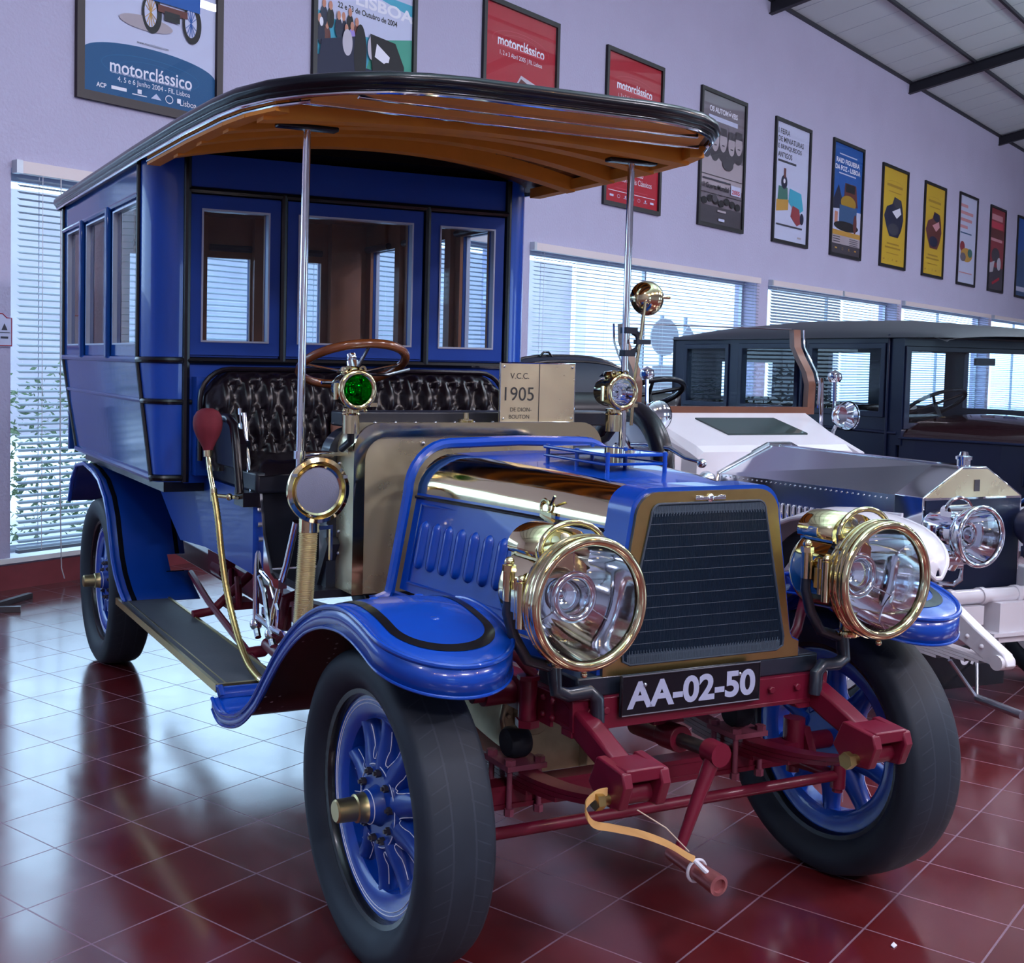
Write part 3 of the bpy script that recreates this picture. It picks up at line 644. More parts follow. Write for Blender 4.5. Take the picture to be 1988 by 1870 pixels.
def wheel(name, x, y, z, r, s, hubout, label, spokes=10):
    rb = .262; sc = 1.0
    w_ = part(name, MB().lathe([(rb, -.038 * s), (rb, .038 * s), (.222, .036 * s), (.205, .022 * s), (.205, -.022 * s), (.222, -.036 * s), (rb, -.038 * s)], (x, y, z), (0, 1, 0), 56), 'blue_gloss', bus, label)
    k = r - .38
    prof = [(.275, .050), (.283, .066), (.300, .083), (.325, .094), (.345 + k, .094), (.358 + k, .086), (.366 + k, .083), (.374 + k, .070), (.379 + k, .04), (.381 + k, 0)]
    prof = [(a, b * s) for a, b in prof] + [(a, -b * s) for a, b in prof[-2::-1]]
    part('tyre', MB().lathe(prof, (x, y, z), (0, 1, 0), 96, uv=True), 'tread', w_)
    part('rim', MB().lathe([(rb, .045 * s), (.268, .056 * s), (.281, .060 * s), (.281, .045 * s), (.272, .02 * s), (.272, -.02 * s), (.281, -.045 * s), (.281, -.060 * s), (.268, -.056 * s), (rb, -.045 * s), (rb, .045 * s)], (x, y, z), (0, 1, 0), 56), 'black', w_)
    for i in range(spokes):
        a = 2 * pi * (i + .5) / spokes; d = Vector((cos(a), 0, sin(a))); c = Vector((x, y, z))
        part('spoke', MB().tube([c + d * .085, c + d * .12, c + d * .16, c + d * .20, c + d * .214], [.040, .036, .0275, .0245, .0275], 14), 'blue', w_)
    part('hub_plate', MB().lathe([(0, .034 * s), (.100, .034 * s), (.104, .028 * s), (.104, -.028 * s), (0, -.028 * s)], (x, y, z), (0, 1, 0), 40).lathe([(0, .07 * s), (.036, .07 * s), (.044, .045 * s), (.05, .034 * s)], (x, y, z), (0, 1, 0), 28), 'blue', w_)
    for i in range(10):
        m = MB(); a = 2 * pi * (i + .3) / 10; m.bolt((x + .083 * cos(a), y + .034 * s, z + .083 * sin(a)), (0, s, 0), .0095, .013); m.cyl((x + .083 * cos(a), y + .034 * s, z + .083 * sin(a)), (x + .083 * cos(a), y + .053 * s, z + .083 * sin(a)), .005, 8)
        part('hub_nut', m, 'steel_dark', w_)
    h = hubout
    part('hub_cap', MB().lathe([(0, h), (.024, h), (.0275, h - .004), (.029, h - .05), (.034, h - .053), (.034, .078), (.037, .07)], (x, y, z), (0, s, 0), 28) if s > 0 else MB().lathe([(0, h), (.024, h), (.0275, h - .004), (.029, h - .05), (.034, h - .053), (.034, .078), (.037, .07)], (x, y, z), (0, -1, 0), 28), 'brass_hub', w_)
    m = MB(); yo = y + .0395 * s
    m.torus((x, y + .0375 * s, z), .252, .0016, (0, 1, 0), 72, 5); m.torus((x, y + .0378 * s, z), .243, .0011, (0, 1, 0), 72, 5); m.torus((x, y + .0350 * s, z), .0985, .0014, (0, 1, 0), 48, 5); m.torus((x, y + .060 * s, z), .0405, .0012, (0, 1, 0), 30, 5)
    for i in range(spokes):                       # curved white lining between neighbouring spokes
        a = 2 * pi * i / spokes; pts = []
        for t in range(17):
            q = -1 + t / 8.0; rr = .108 + .080 * abs(q) ** 1.9; off = .185 * (1 if q > 0 else -1) * abs(q) ** .75 * (.108 / rr) ** .25
            R_ = .0395 if rr < .11 else .0395 - (rr - .11) * .30; R_ = max(R_, .0245); dl = rr * sin(abs(pi / spokes) - abs(off))
            pts.append((x + rr * cos(a + off), y + (sqrt(max(R_ * R_ - dl * dl, (.45 * R_) ** 2)) + .0022) * s, z + rr * sin(a + off)))
        m.tube(pts, .0011, 5)
    part('pinstripe', m, 'pinstripe', w_)
    return w_
wheel('front_wheel', 0, -.715, .38, .38, -1, .146, 'front wheel nearest the viewer, with dull brass hub cap')
wheel('front_wheel', 0, .715, .38, .38, 1, .146, 'front wheel on the right of the picture, seen through its spokes')
wheel('rear_wheel', -3.09, -.72, .39, .39, -1, .146, 'rear wheel behind the running board')
wheel('rear_wheel', -3.09, .72, .39, .39, 1, .146, 'far rear wheel under the body')

# --- roof
RO = [(-.44, .30), (-.455, .42), (-.49, .53), (-.555, .63), (-.64, .715), (-.75, .785), (-.89, .83), (-1.05, .85), (-1.40, .865), (-2.05, .872), (-2.9, .872), (-3.80, .872)]
def crown(X):
    t = min(1, max(0, (-.44 - X) / .95)); return t * t * (3 - 2 * t)
def ztop(X, Y): return 2.246 + .105 * crown(X) * (1 - (Y / .875) ** 2)
def hw(X):
    for (a, b), (c, d) in zip(RO, RO[1:]):
        if X <= a and X >= c: return b + (d - b) * (a - X) / (a - c)
    return RO[-1][1] if X < -3.8 else .3
XS = [a for a, b in RO]; XS = sorted(set(XS + [-1.2, -1.7, -2.4, -3.3]), reverse=True)
NT = 25
rows = lambda dz, sc=1.0: [[(X, hw(X) * sc * (2 * j / (NT - 1) - 1), ztop(X, hw(X) * (2 * j / (NT - 1) - 1)) + dz) for j in range(NT)] for X in XS]
roof = part('roof', MB().grid(rows(0)), 'roof_skin', bus, solid=0)
loop = [(X, -y) for X, y in RO[::-1]] + [(X, y) for X, y in RO]
lz = lambda dz, g=0.: [(X + (g if X > -.9 else 0), Y * (1 + g), 2.246 + dz) for X, Y in loop]
part('roof_edge', MB().tube(lz(-.016, .010), .0205, 12, True).tube(lz(-.034, .004), .013, 10, True), 'black', roof)
part('edge_trim', MB().tube(lz(-.052, .004), .0055, 8, True), 'chrome', roof)
part('roof_lining', MB().grid(rows(-.045, .985)), 'plank', roof)
m = MB()
for Y in [i * .075 - .82 for i in range(23)]:
    m.tube([(X, Y, ztop(X, Y) - .047) for X in (-.62, -.9, -1.2, -1.5, -1.9) if abs(Y) < hw(X) - .03] or [(-1.5, Y, ztop(-1.5, Y) - .047), (-1.9, Y, ztop(-1.9, Y) - .047)], .0022, 5)
part('plank_joint', m, 'wood_dark', roof)
for X in (-.86, -1.10, -1.36, -1.64):             # curved bows
    m = MB(); h = hw(X) - .04; n = 20; d = .056
    for i in range(n):
        y0, y1 = -h + 2 * h * i / n, -h + 2 * h * (i + 1) / n
        z0, z1 = ztop(X, y0) - .046, ztop(X, y1) - .046
        m.add([(X - .03, y0, z0), (X + .03, y0, z0), (X + .03, y1, z1), (X - .03, y1, z1), (X - .03, y0, z0 - d), (X + .03, y0, z0 - d), (X + .03, y1, z1 - d), (X - .03, y1, z1 - d)],
              [(0, 3, 2, 1), (4, 5, 6, 7), (0, 4, 7, 3), (1, 2, 6, 5)] + ([(0, 1, 5, 4)] if i == 0 else []) + ([(3, 7, 6, 2)] if i == n - 1 else []))
    part('roof_bow', m, 'varnish', roof)
for Xa, Xb, z in ((-.450, -.56, 2.196), (-.56, -.705, 2.195)):  # straight front soffit boards
    ya, yb = hw(Xa - .01) - .02, hw(Xb) - .04
    m = MB(); m.prism([(Xa, -ya), (Xa, ya), (Xb, yb), (Xb, -yb)], lambda a, b: (a, b, z), lambda a, b: (a, b, z + .02))
    part('soffit_board', m, 'varnish', roof, smooth=False)
    part('soffit_moulding', MB().bar((Xb, -yb, z - .004), (Xb, yb, z - .004), .014, .016), 'chrome', roof, bevel=.003)
for s in (-1, 1):
    m = MB()
    for (a, b), (c, d) in zip(RO[5:9] + [(-1.93, .87)], RO[6:9] + [(-1.93, .87)]):
        if (a, b) != (c, d): m.bar((a, s * (b - .035), 2.185), (c, s * (d - .035), 2.185), .05, .04)
    part('side_soffit', m, 'varnish', roof, smooth=False)
    part('side_trim', MB().tube([(a, s * (b - .012), 2.180) for a, b in RO[4:9]] + [(-1.93, s * .858, 2.180)], .006, 8), 'chrome', roof)

# --- body
def holed(m, us, vs, holes, f, th=.03):
    U = sorted(set(us) | {h[0] for h in holes} | {h[1] for h in holes}); V = sorted(set(vs) | {h[2] for h in holes} | {h[3] for h in holes})
    for i in range(len(U) - 1):
        for j in range(len(V) - 1):
            cu, cv = (U[i] + U[i + 1]) / 2, (V[j] + V[j + 1]) / 2
            if any(h[0] < cu < h[1] and h[2] < cv < h[3] for h in holes): continue
            q = [(U[i], V[j]), (U[i + 1], V[j]), (U[i + 1], V[j + 1]), (U[i], V[j + 1])]
            m.add([f(a, b, 0) for a, b in q] + [f(a, b, th) for a, b in q], [(0, 1, 2, 3), (7, 6, 5, 4), (0, 4, 5, 1), (1, 5, 6, 2), (2, 6, 7, 3), (3, 7, 4, 0)])
FH = [(-.643, -.380, 1.515, 2.012), (-.250, .244, 1.515, 2.014), (.379, .632, 1.513, 2.012)]
m = MB(); holed(m, [-.705, .705], [.965, 2.225], FH, lambda a, b, c: (-1.93 - c, a, b))
body = part('body', m, 'blue', bus, smooth=False)
m = MB(); holed(m, [-.70, .70], [1.0, 2.2], FH, lambda a, b, c: (-1.962 - c, a, b), .016)
SH = [(-2.54, -2.10, 1.50, 2.05), (-3.12, -2.69, 1.50, 2.05), (-3.59, -3.27, 1.50, 2.05)]
for s in (-1, 1): holed(m, [-3.66, -2.07], [1.43, 2.2], SH, lambda a, b, c: (a, s * (.818 - c), b), .016)
RH = [(-.53, -.20, 1.5, 1.98), (-.12, .12, 1.5, 1.98), (.20, .53, 1.5, 1.98)]
holed(m, [-.80, .80], [1.0, 2.2], RH, lambda a, b, c: (-3.668 + c, a, b), .016)
m.box2((-3.66, -.80, .985), (-1.98, .80, 1.0)); m.box2((-3.66, -.80, 2.195), (-1.98, .80, 2.21))
for X in (-2.62, -3.19): 
    for s in (-1, 1): m.box2((X - .03, s * .775, 1.4), (X + .03, s * .805, 2.2))
for Y in (-.16, .16): m.box2((-3.655, Y - .03, 1.0), (-3.61, Y + .03, 2.2))
for Y in (-.66, .66): m.box2((-3.655, Y - .09, 1.0), (-3.60, Y + .09, 2.2))
part('interior_lining', m, 'wood_mid', body, smooth=False)
m = MB()
for a, b in ((-.52, -.21), (-.115, .115), (.21, .52)): m.cyl((-3.62, a, 2.03), (-3.62, b, 2.03), .018, 14)
for s in (-1, 1):
    for a, b in ((-2.52, -2.12), (-3.10, -2.71), (-3.57, -3.29)): m.cyl((a, s * .77, 2.06), (b, s * .77, 2.06), .018, 14)
part('blind_roller', m, 'saloon_paint', body)
m = MB()
for s in (-1, 1): holed(m, [-3.72, -2.08], [1.425, 2.235], SH, lambda a, b, c: (a, s * (.85 - c), b))
holed(m, [-.83, .83], [.97, 2.235], RH, lambda a, b, c: (-3.70 + c, a, b))
part('side_wall', m, 'side_blue', body, smooth=False)
def cx_of(z):                                   # depth of the rounded front corner
    t = max(0, min(1, (1.43 - z) / .46)); return .15 - .10 * t, .15 - .035 * t
for s in (-1, 1):
    rr = []
    for z in (2.235, 2.0, 1.7, 1.43, 1.32, 1.2, 1.09, .97):
        a, b = cx_of(z); rr.append([(-1.93 - a * (1 - cos(q * pi / 16)), s * (.70 + b * sin(q * pi / 16)), z) for q in range(9)])
    part('corner_pillar', MB().grid(rr), 'blue_gloss', body)
    rr = []
    for z in (1.43, 1.34, 1.25, 1.16, 1.07, .97):
        a, b = cx_of(z); t = (1.43 - z) / .46; xf = -1.93 - a; xr = -3.71 + .19 * t ** 1.5; rr.append([(xf + (xr - xf) * k / 12, s * (.70 + b), z) for k in range(13)])
    part('side_panel', MB().grid(rr), 'side_blue', body)
def T(p, r=.013): return part('black_moulding', MB().tube(p, r, 8), 'black', body)
for Y in (-.703, .703): T([(-1.927, Y, .97), (-1.927, Y, 2.225)], .015)
for z, y in ((2.086, .70), (1.437, .70)): T([(-1.927, -y, z), (-1.927, y, z)], .015)
for Y in (-.316, .316): T([(-1.926, Y, 1.44), (-1.926, Y, 2.09)], .016)
T([(-1.927, -.70, 1.278), (-1.927, .70, 1.278)], .010)
for s in (-1, 1):
    for z, r in ((1.437, .013), (1.278, .011), (.985, .013)):
        a, b = cx_of(z); T([(-1.93 - a * (1 - cos(q * pi / 16)), s * (.704 + b * sin(q * pi / 16)), z) for q in range(9)], r)
    p = []
    for z in (2.235, 1.8, 1.43, 1.3, 1.15, .97): a, b = cx_of(z); p.append((-1.932 - a, s * (.704 + b), z))
    T(p, .010)
    T([(-3.72, s * .852, 2.235), (-3.71, s * .852, 1.43), (-3.64, s * .83, 1.2), (-3.52, s * .816, .97)], .012)
    for z, r, x0, x1, y in ((2.075, .013, -2.08, -3.71, .852), (1.437, .014, -2.08, -3.70, .853), (1.278, .010, -2.03, -3.67, .838), (.985, .015, -1.98, -3.52, .818)):
        part('side_moulding', MB().tube([(x0, s * y, z), (x1, s * y, z)], r, 8), 'side_blue', body)
    for X in (-2.615, -3.195): part('window_post', MB().box2((X - .022, s * .85, 1.44), (X + .022, s * .872, 2.08)), 'side_blue', body, bevel=.006)
    part('drip_rail', MB().tube([(-2.08, s * .86, 2.238), (-3.75, s * .875, 2.232)], .014, 8), 'side_blue', body)
m = MB()
for (a, b, c, d) in FH:
    for e, q in ((.0, .045),):
        holed(m, [a - .05, b + .05], [c - .055, d + .055], [(a, b, c, d)], lambda u, v, k: (-1.921 - k, u, v), .012)
part('window_sash', m, 'blue', body, smooth=False)
m = MB()
for (a, b, c, d) in FH: holed(m, [a - .006, b + .006], [c - .006, d + .006], [(a + .001, b - .001, c + .001, d - .001)], lambda u, v, k: (-1.917 - k, u, v), .03)
for s in (-1, 1):
    for (a, b, c, d) in SH: holed(m, [a - .004, b + .004], [c - .004, d + .004], [(a + .003, b - .003, c + .003, d - .003)], lambda u, v, k: (u, s * (.856 - k), v), .02)
part('window_bead', m, 'bead_silver', body, smooth=False)
for (a, b, c, d) in FH: part('window_pane', MB().box2((-1.945, a - .003, c - .003), (-1.940, b + .003, d + .003)), 'pane', body, smooth=False)
for s in (-1, 1):
    for (a, b, c, d) in SH: part('window_pane', MB().box2((a - .003, s * .838, c - .003), (b + .003, s * .832, d + .003)), 'pane', body, smooth=False)
for (a, b, c, d) in RH: part('window_pane', MB().box2((-3.69, a - .003, c - .003), (-3.685, b + .003, d + .003)), 'pane', body, smooth=False)
m = MB(); n = 24; poly = [(-.86, 2.20)] + [(.86 * (2 * i / n - 1), ztop(-1.93, .86 * (2 * i / n - 1)) - .046) for i in range(n + 1)] + [(.86, 2.20)]
m.prism(poly, lambda a, b: (-1.915 - .12 * max(0, (abs(a) - .68) / .18), a, b), lambda a, b: (-2.10, a, b))
part('canopy_arch', m, 'black', body, smooth=False)
m = MB().box2((-3.5, -.78, .93), (-1.95, .78, .975)); part('body_floor', m, 'black', body, smooth=False)
m = MB()
for s in (-1, 1):
    m.prism([(-1.35, .985), (-1.35, .705), (-1.92, .715), (-2.29, .69), (-2.46, .77), (-2.70, .90), (-2.70, .985)], lambda a, b: (a, s * .62, b), lambda a, b: (a, s * .60, b))
part('valance', m, 'blue', body, smooth=False)

# --- driver's bench
m = MB(); nu, nv = 110, 44; rr = []
def bx(u):  # y from u in 0..1
    return -.665 + 1.30 * u
for i in range(nu + 1):
    r = []
    for j in range(nv + 1):
        u, v = i / nu, j / nv; y = bx(u); e = min(u, 1 - u) * 1.30
        zt_ = 1.405 - (.10 * (1 - e / .12) ** 2 if e < .12 else 0)
        z = 1.03 + (zt_ - 1.03) * v
        a = y / .0425; b = (z - 1.075) / .112
        tuft = abs(cos(pi * (a + b) / 2) * cos(pi * (a - b) / 2)) ** .7
        edge = min(1, min(e / .03, (1 - v) / .09, 1))
        x = -1.855 + .035 * (1 - v) + (.040 * tuft + .046) * sqrt(max(0, edge)) + .05 * (1 - v)
        r.append((x, y, z))
    rr.append(r)
m.grid(rr); seat = part('bench_seat', m, 'leather', bus, 'tufted black leather bench back', angle=80)
m = MB()
for bi in range(-1, 4):
    for ai in range(-17, 17):
        # buttons sit where both cosines vanish
        a = ai + .0; b = bi + .0
        if (ai + bi) % 2 == 0: continue
        y, z = a * .0425, 1.075 + b * .112
        if -.62 < y < .59 and 1.06 < z < 1.38: m.sphere((-1.806 + .05 * (1.405 - z) / .375, y, z), .008, 8, 6)
part('button', m, 'leather', seat)
m = MB(); m.box2((-1.93, -.68, 1.0), (-1.86, .65, 1.375)); part('seat_shell', m, 'blue', seat, smooth=False)
pp = [(-1.83, -.672, 1.06), (-1.83, -.674, 1.28)] + [(-1.83, -.555 - .118 * cos(a), 1.295 + .113 * sin(a)) for a in [pi / 2 * k / 6 for k in range(7)]] + [(-1.83, 0, 1.41)] + [(-1.83, .525 + .118 * sin(a), 1.295 + .113 * cos(a)) for a in [pi / 2 * k / 6 for k in range(7)]] + [(-1.83, .645, 1.06)]
part('seat_piping', MB().tube(pp, .010, 8), 'leather', seat)
m = MB(); rr = []
for i in range(41):
    r = []
    for j in range(21):
        u, v = i / 40, j / 20; y = -.61 + 1.2 * u; x = -1.86 + .53 * v
        e = min(min(u, 1 - u) / .05, (1 - v) / .10, 1); z = 1.045 + .05 * sqrt(max(0, e)) + .012 * abs(cos(pi * (y / .2 + x / .2)) * cos(pi * (y / .2 - x / .2)))
        r.append((x, y, z))
    rr.append(r)
part('seat_cushion', m.grid(rr), 'leather', seat, angle=80)
part('cushion_front', MB().box2((-1.9, -.615, .985), (-1.335, .60, 1.06)), 'leather_flat', seat, bevel=.012)
part('seat_box', MB().box2((-1.93, -.605, .72), (-1.36, .60, .985)), 'leather_flat', seat, bevel=.004)
part('worn_patch', MB().sphere((-1.735, -.15, 1.19), .05, 16, 10, sc=(.35, .62, 1.0)), 'leather_worn', seat, 'worn brown patch of leather')
for s in (-1, 1):
    part('armrest', MB().tube([(-1.80, s * .665, 1.235), (-1.50, s * .665, 1.238), (-1.44, s * .665, 1.215), (-1.415, s * .665, 1.16), (-1.36, s * .665, .985)], .016, 10).box2((-1.44, s * .60, .94), (-1.34, s * .66, .99)), 'leather', seat)
    part('side_squab', MB().prism([(-1.86, 1.06), (-1.45, 1.06), (-1.44, 1.15), (-1.50, 1.2), (-1.86, 1.25)], lambda a, b: (a, s * .64, b), lambda a, b: (a, s * .615, b)), 'leather', seat, smooth=False)
part('footboard', MB().box2((-1.36, -.55, .69), (-.95, .55, .715)).prism([(-1.1, .71), (-1.05, .71), (-.96, .86), (-.98, .88)], lambda a, b: (a, -.5, b), lambda a, b: (a, .5, b)), 'leather_flat', bus, smooth=False)

# --- dashboard in brass
def rrect(y0, y1, z0, z1, r, n=7):
    return [(y0, z0), (y1, z0)] + [(y1 - r + r * cos(a), z1 - r + r * sin(a)) for a in [pi / 2 * k / n for k in range(n + 1)]] + [(y0 + r - r * sin(a), z1 - r + r * cos(a)) for a in [pi / 2 * k / n for k in range(n + 1)]]
dash = part('dashboard', MB().prism(rrect(-.457, .457, .715, 1.25, .085), lambda a, b: (-.856, a, b), lambda a, b: (-.995, a, b)), 'brass_panel', bus, 'polished brass dashboard', angle=50)
m = MB(); o_ = rrect(-.463, .463, .715, 1.256, .088); i_ = rrect(-.425, .425, .715, 1.212, .075)
nn = len(o_)
m.add([(-.846, a, b) for a, b in o_] + [(-.846, a, b) for a, b in i_] + [(-.858, a, b) for a, b in o_] + [(-.856, a, b) for a, b in i_],
      [f for k in range(1, nn - 1) for f in ((k, k + 1, nn + k + 1, nn + k), (2 * nn + k, k, k + 1, 2 * nn + k + 1)[::-1], (nn + k, nn + k + 1, 3 * nn + k + 1, 3 * nn + k))] + [(nn - 1, 0, nn, 2 * nn - 1)])
part('flange', m, 'brass', dash, angle=30)
m = MB(); 
for y in [-.36 + .072 * k for k in range(11)]: m.sphere((-.92, y, 1.252), .006, 8, 5)
for z in (1.12, .99, .90, .83): 
    for s in (-1, 1): m.sphere((-.97, s * .459, z), .006, 8, 5)
for y in (-.22, .20, .33): m.sphere((-.855, y, 1.19), .008, 8, 6)
part('rivet', m, 'steel', dash)
part('dash_board', MB().prism(rrect(-.49, .49, .69, 1.235, .1), lambda a, b: (-.995, a, b), lambda a, b: (-1.06, a, b)), 'black_iron', dash)
part('dash_shelf', MB().box2((-1.10, -.44, 1.235), (-.99, .60, 1.285)), 'leather_flat', dash, bevel=.006)
part('filler_cap', MB().lathe([(0, .035), (.010, .035), (.010, .015), (.026, .013), (.026, 0), (0, 0)], (-.92, -.03, 1.25), (0, 0, 1), 20), 'brass', dash)
m = MB(); rr = []
for X, e in ((-.86, 0), (-.72, 0)):
    pass
plate = part('nameplate', MB().box2((-.874, .066, 1.256), (-.864, .357, 1.453)), 'brass_panel', bus, 'square brass plaque lettered V.C.C. 1905', bevel=.001)
m = MB()
def engrave(txt, y, z, w_=None, h_=None):
    vs, fs = text_faces(txt, w_, h_); m.add([(-.8632, y + a, z + b) for a, b in vs], fs)
engrave('V.C.C.', .139, 1.410, .072); engrave('1905', .139, 1.350, .112); engrave('DE DION-', .146, 1.298, .082); engrave('BOUTON', .140, 1.274, .078)
m.box((-.8634, .2155, 1.354), (.0008, .0025, .192))
part('engraving', m, 'ink', plate, smooth=False)
m = MB()
for y in (.078, .345):
    for z in (1.268, 1.441): m.sphere((-.863, y, z), .005, 8, 5)
part('screw', m, 'chrome', plate)
part('plaque_edge', MB().tube([(-.865, .066, 1.256), (-.865, .357, 1.256), (-.865, .357, 1.453), (-.865, .066, 1.453)], .003, 6, True), 'chrome', plate)

# --- bonnet
BS = [(-.62, .405, .775, .352, 1.06, 1.183, .10), (-.30, .368, .765, .315, 1.065, 1.178, .095), (.0, .325, .755, .268, 1.065, 1.170, .085), (.19, .293, .745, .222, 1.06, 1.158, .075)]
def bsec(S, n=8):
    X, yb, zb, ys, zs, zt, r = S; P = [(X, -yb, zb), (X, -(yb + ys) / 2, (zb + zs) / 2), (X, -ys, zs)]
    for k in range(1, n + 1):
        a = pi / 2 * k / n; P.append((X, -ys + (r * 1.25) * (1 - cos(a)), zs + (zt - .006 - zs) * sin(a)))
    P.append((X, 0, zt)); return P + [(X, -y, z) for (_, y, z) in [(p[0], p[1], p[2]) for p in P[:-1]][::-1]]
secs = [bsec(S) for S in BS]; L_ = len(secs[0]); mid = L_ // 2
bonnet = part('bonnet', MB().grid([s_[0:3] for s_ in secs]).grid([s_[L_ - 3:] for s_ in secs]).grid([s_[mid - 1:mid + 2] for s_ in secs]), 'blue_gloss', bus)
part('brass_band', MB().grid([s_[2:mid] for s_ in secs]).grid([s_[mid + 1:L_ - 2] for s_ in secs]), 'brass', bonnet)
m = MB()
for s in (1, -1):
    m.tube([(S[0], -s * (S[3] + .004), S[4] - .012) for S in BS], .006, 6)
part('black_line', m, 'black', bonnet)
m = MB()
def bside(X, z, s, out=0.):                    # point on the slanting bonnet side
    for A, B in zip(BS, BS[1:]):
        if X <= B[0] or B is BS[-1]:
            t = (X - A[0]) / (B[0] - A[0]); l = [A[k] + (B[k] - A[k]) * t for k in range(7)]; q = (z - l[2]) / (l[4] - l[2]); return Vector((X, s * (l[1] + (l[3] - l[1]) * q + out), z))
for s in (-1, 1):
    m = MB()
    for k in range(10):
        X = -.545 + .062 * k; z1 = .985; z0 = .845
        rows_ = []
        for i in range(13):
            q = (1 - cos(pi * i / 12)) / 2; z = z0 + (z1 - z0) * q; e = min(q, 1 - q) * 7; rd_ = sqrt(max(0.03, 1 - (1 - min(1, e)) ** 2)); wd = .018 * rd_; lift = .017 * rd_
            rows_.append([bside(X - wd, z, s, .0005), bside(X - wd * .55, z, s, lift * .75), bside(X + wd * .1, z, s, lift), bside(X + wd * .6, z, s, lift * .85), bside(X + wd, z, s, .0005)])
        m.grid(rows_)
    part('louvres', m, 'blue_gloss', bonnet, angle=60)
m = MB()
for s in (-1, 1):
    p = [bside(-.58, 1.03, s, .002), bside(.12, 1.03, s, .002), bside(.12, .80, s, .002), bside(-.58, .80, s, .002)]; m.tube(p, .005, 6, True)
part('panel_bead', m, 'blue_gloss', bonnet)
fl = bsec((-.625, .432, .765, .378, 1.06, 1.212, .11)); fl2 = bsec((-.66, .44, .765, .384, 1.06, 1.218, .11))
m = MB(); m.tube([(-.632, y, z) for _, y, z in fl[:1]] + [(-.632, y, z) for _, y, z in fl[1:]], .016, 8)
m.tube([(-.632, -.432, .775), (-.632, -.438, .755), (-.632, -.475, .742)], .016, 8); m.tube([(-.632, .432, .775), (-.632, .438, .755), (-.632, .475, .742)], .016, 8)
part('bonnet_flange', m, 'blue_gloss', bonnet)
m = MB()
for s in (-1, 1):                               # bonnet catches
    p = bside(-.02, 1.062, s, .004)
    m.box((p.x, p.y, p.z), (.05, .012, .022)); m.torus((p.x - .015, p.y, p.z + .022), .02, .004, (0, 1, 0), 16, 6); m.bar((p.x - .03, p.y, p.z), (p.x + .055, p.y + s * .012, p.z - .012), .012, .008); m.tube([(p.x + .01, p.y, p.z + .03), (p.x + .03, p.y, p.z + .055)], .004, 6)
part('catch', m, 'brass', bonnet)
m = MB()
for s in (-1, 1): m.prism([(-.66, .765), (.19, .745), (.19, .675), (-.66, .69)], lambda a, b: (a, s * (.43 - .13 * (a + .66) / .85), b), lambda a, b: (a, s * (.41 - .13 * (a + .66) / .85), b))
part('bonnet_skirt', m, 'blue', bonnet, smooth=False)
VP = [(-.36, -.075), (-.04, -.088), (-.03, .10), (-.36, .085)]
part('vent_lid', MB().prism(VP, lambda a, b: (a, b, 1.212), lambda a, b: (a, b, 1.217)), 'lid_gloss', bonnet, smooth=False)
part('vent_tray', MB().prism(VP, lambda a, b: (a, b, 1.186), lambda a, b: (a, b, 1.191)).tube([(a, b, 1.214) for a, b in VP], .005, 8, True).tube([(a, b, 1.19) for a, b in VP], .004, 8, True), 'blue_gloss', bonnet)
for a, b in VP + [(-.2, -.08), (-.2, .09)]: part('vent_post', MB().cyl((a * .97, b * .95, 1.165), (a * .97, b * .95, 1.222), .006, 10), 'blue_gloss', bonnet)

# --- radiator
def radout(g=0., zb=.72):
    r = .065; yt = .212 + g; zt_ = 1.152 + g; P = [(-.300 - g, zb), (.300 + g, zb), (.300 + g, zb + .038), (.278 + g, zb + .048), (.270 + g, zb + .062)]
    P += [(yt + .006 - r + (r) * cos(a), zt_ - r + r * sin(a)) for a in [pi / 2 * k / 8 for k in range(9)]]
    return P + [(-y, z) for y, z in P[:1:-1]]
m = MB(); ro, ri = radout(), None
core = [(-.243, .742), (.243, .742), (.238, .76)] + [(.174 - .025 + .025 * cos(a), 1.124 - .025 + .025 * sin(a)) for a in [pi / 2 * k / 6 for k in range(7)]]
core = [(-.225, .742), (.225, .742), (.245, .752), (.247, .775)] + core[3:] + [(-y, z) for y, z in core[3:][::-1]] + [(-.247, .775), (-.245, .752)]
rad = part('radiator', MB().prism(radout(), lambda a, b: (.272, a, b), lambda a, b: (.262, a, b)), 'brass_dull', bus, 'brass radiator shell', angle=30)
part('radiator_surround', MB().prism(radout(.010), lambda a, b: (.262, a, b), lambda a, b: (.17, a, b)), 'blue_gloss', rad, angle=50)
part('core', MB().prism(core, lambda a, b: (.2745, a, b), lambda a, b: (.262, a, b)), 'radiator_core', rad, smooth=False)
m = MB()
for k in range(13):
    z = .762 + .0285 * k; h = .238 - (.238 - .168) * (z - .75) / .37; m.cyl((.2745, -h, z), (.2745, h, z), .0008, 6)
part('core_row', m, 'core_line', rad)
m = MB(); m.tube([(.274, a, b) for a, b in core], .003, 6, True); part('core_bead', m, 'core_line', rad)
for zb_, zt_ in ((.745, .776), (1.092, 1.119)):  # paler fins at top and bottom: flash light put into their colour
    m = MB()
    for k in range(170):
        y = -.236 + .472 * k / 169; h = .240 - (.240 - .172) * (zb_ - .75) / .37; e = .010 * abs(sin(k * 2.1))
        if abs(y) < h - .006: m.box2((.2746, y - .0005, zb_ + (e if zb_ > 1 else 0)), (.2758, y + .0005, zt_ - (0 if zb_ > 1 else e)))
    part('core_fins', m, 'core_flash', rad, smooth=False)
m = MB(); m.sphere((.274, 0, 1.134), .011, 12, 8, sc=(.5, 1, 1)); 
for s in (-1, 1): m.box((.274, s * .028, 1.134), (.004, .036, .008)); m.box((.274, s * .034, 1.139), (.003, .022, .004))
part('badge', m, 'chrome', rad, bevel=.001)
apron = part('front_apron', MB().box2((.10, -.37, .672), (.270, .37, .722)), 'black_iron', bus, bevel=.006)
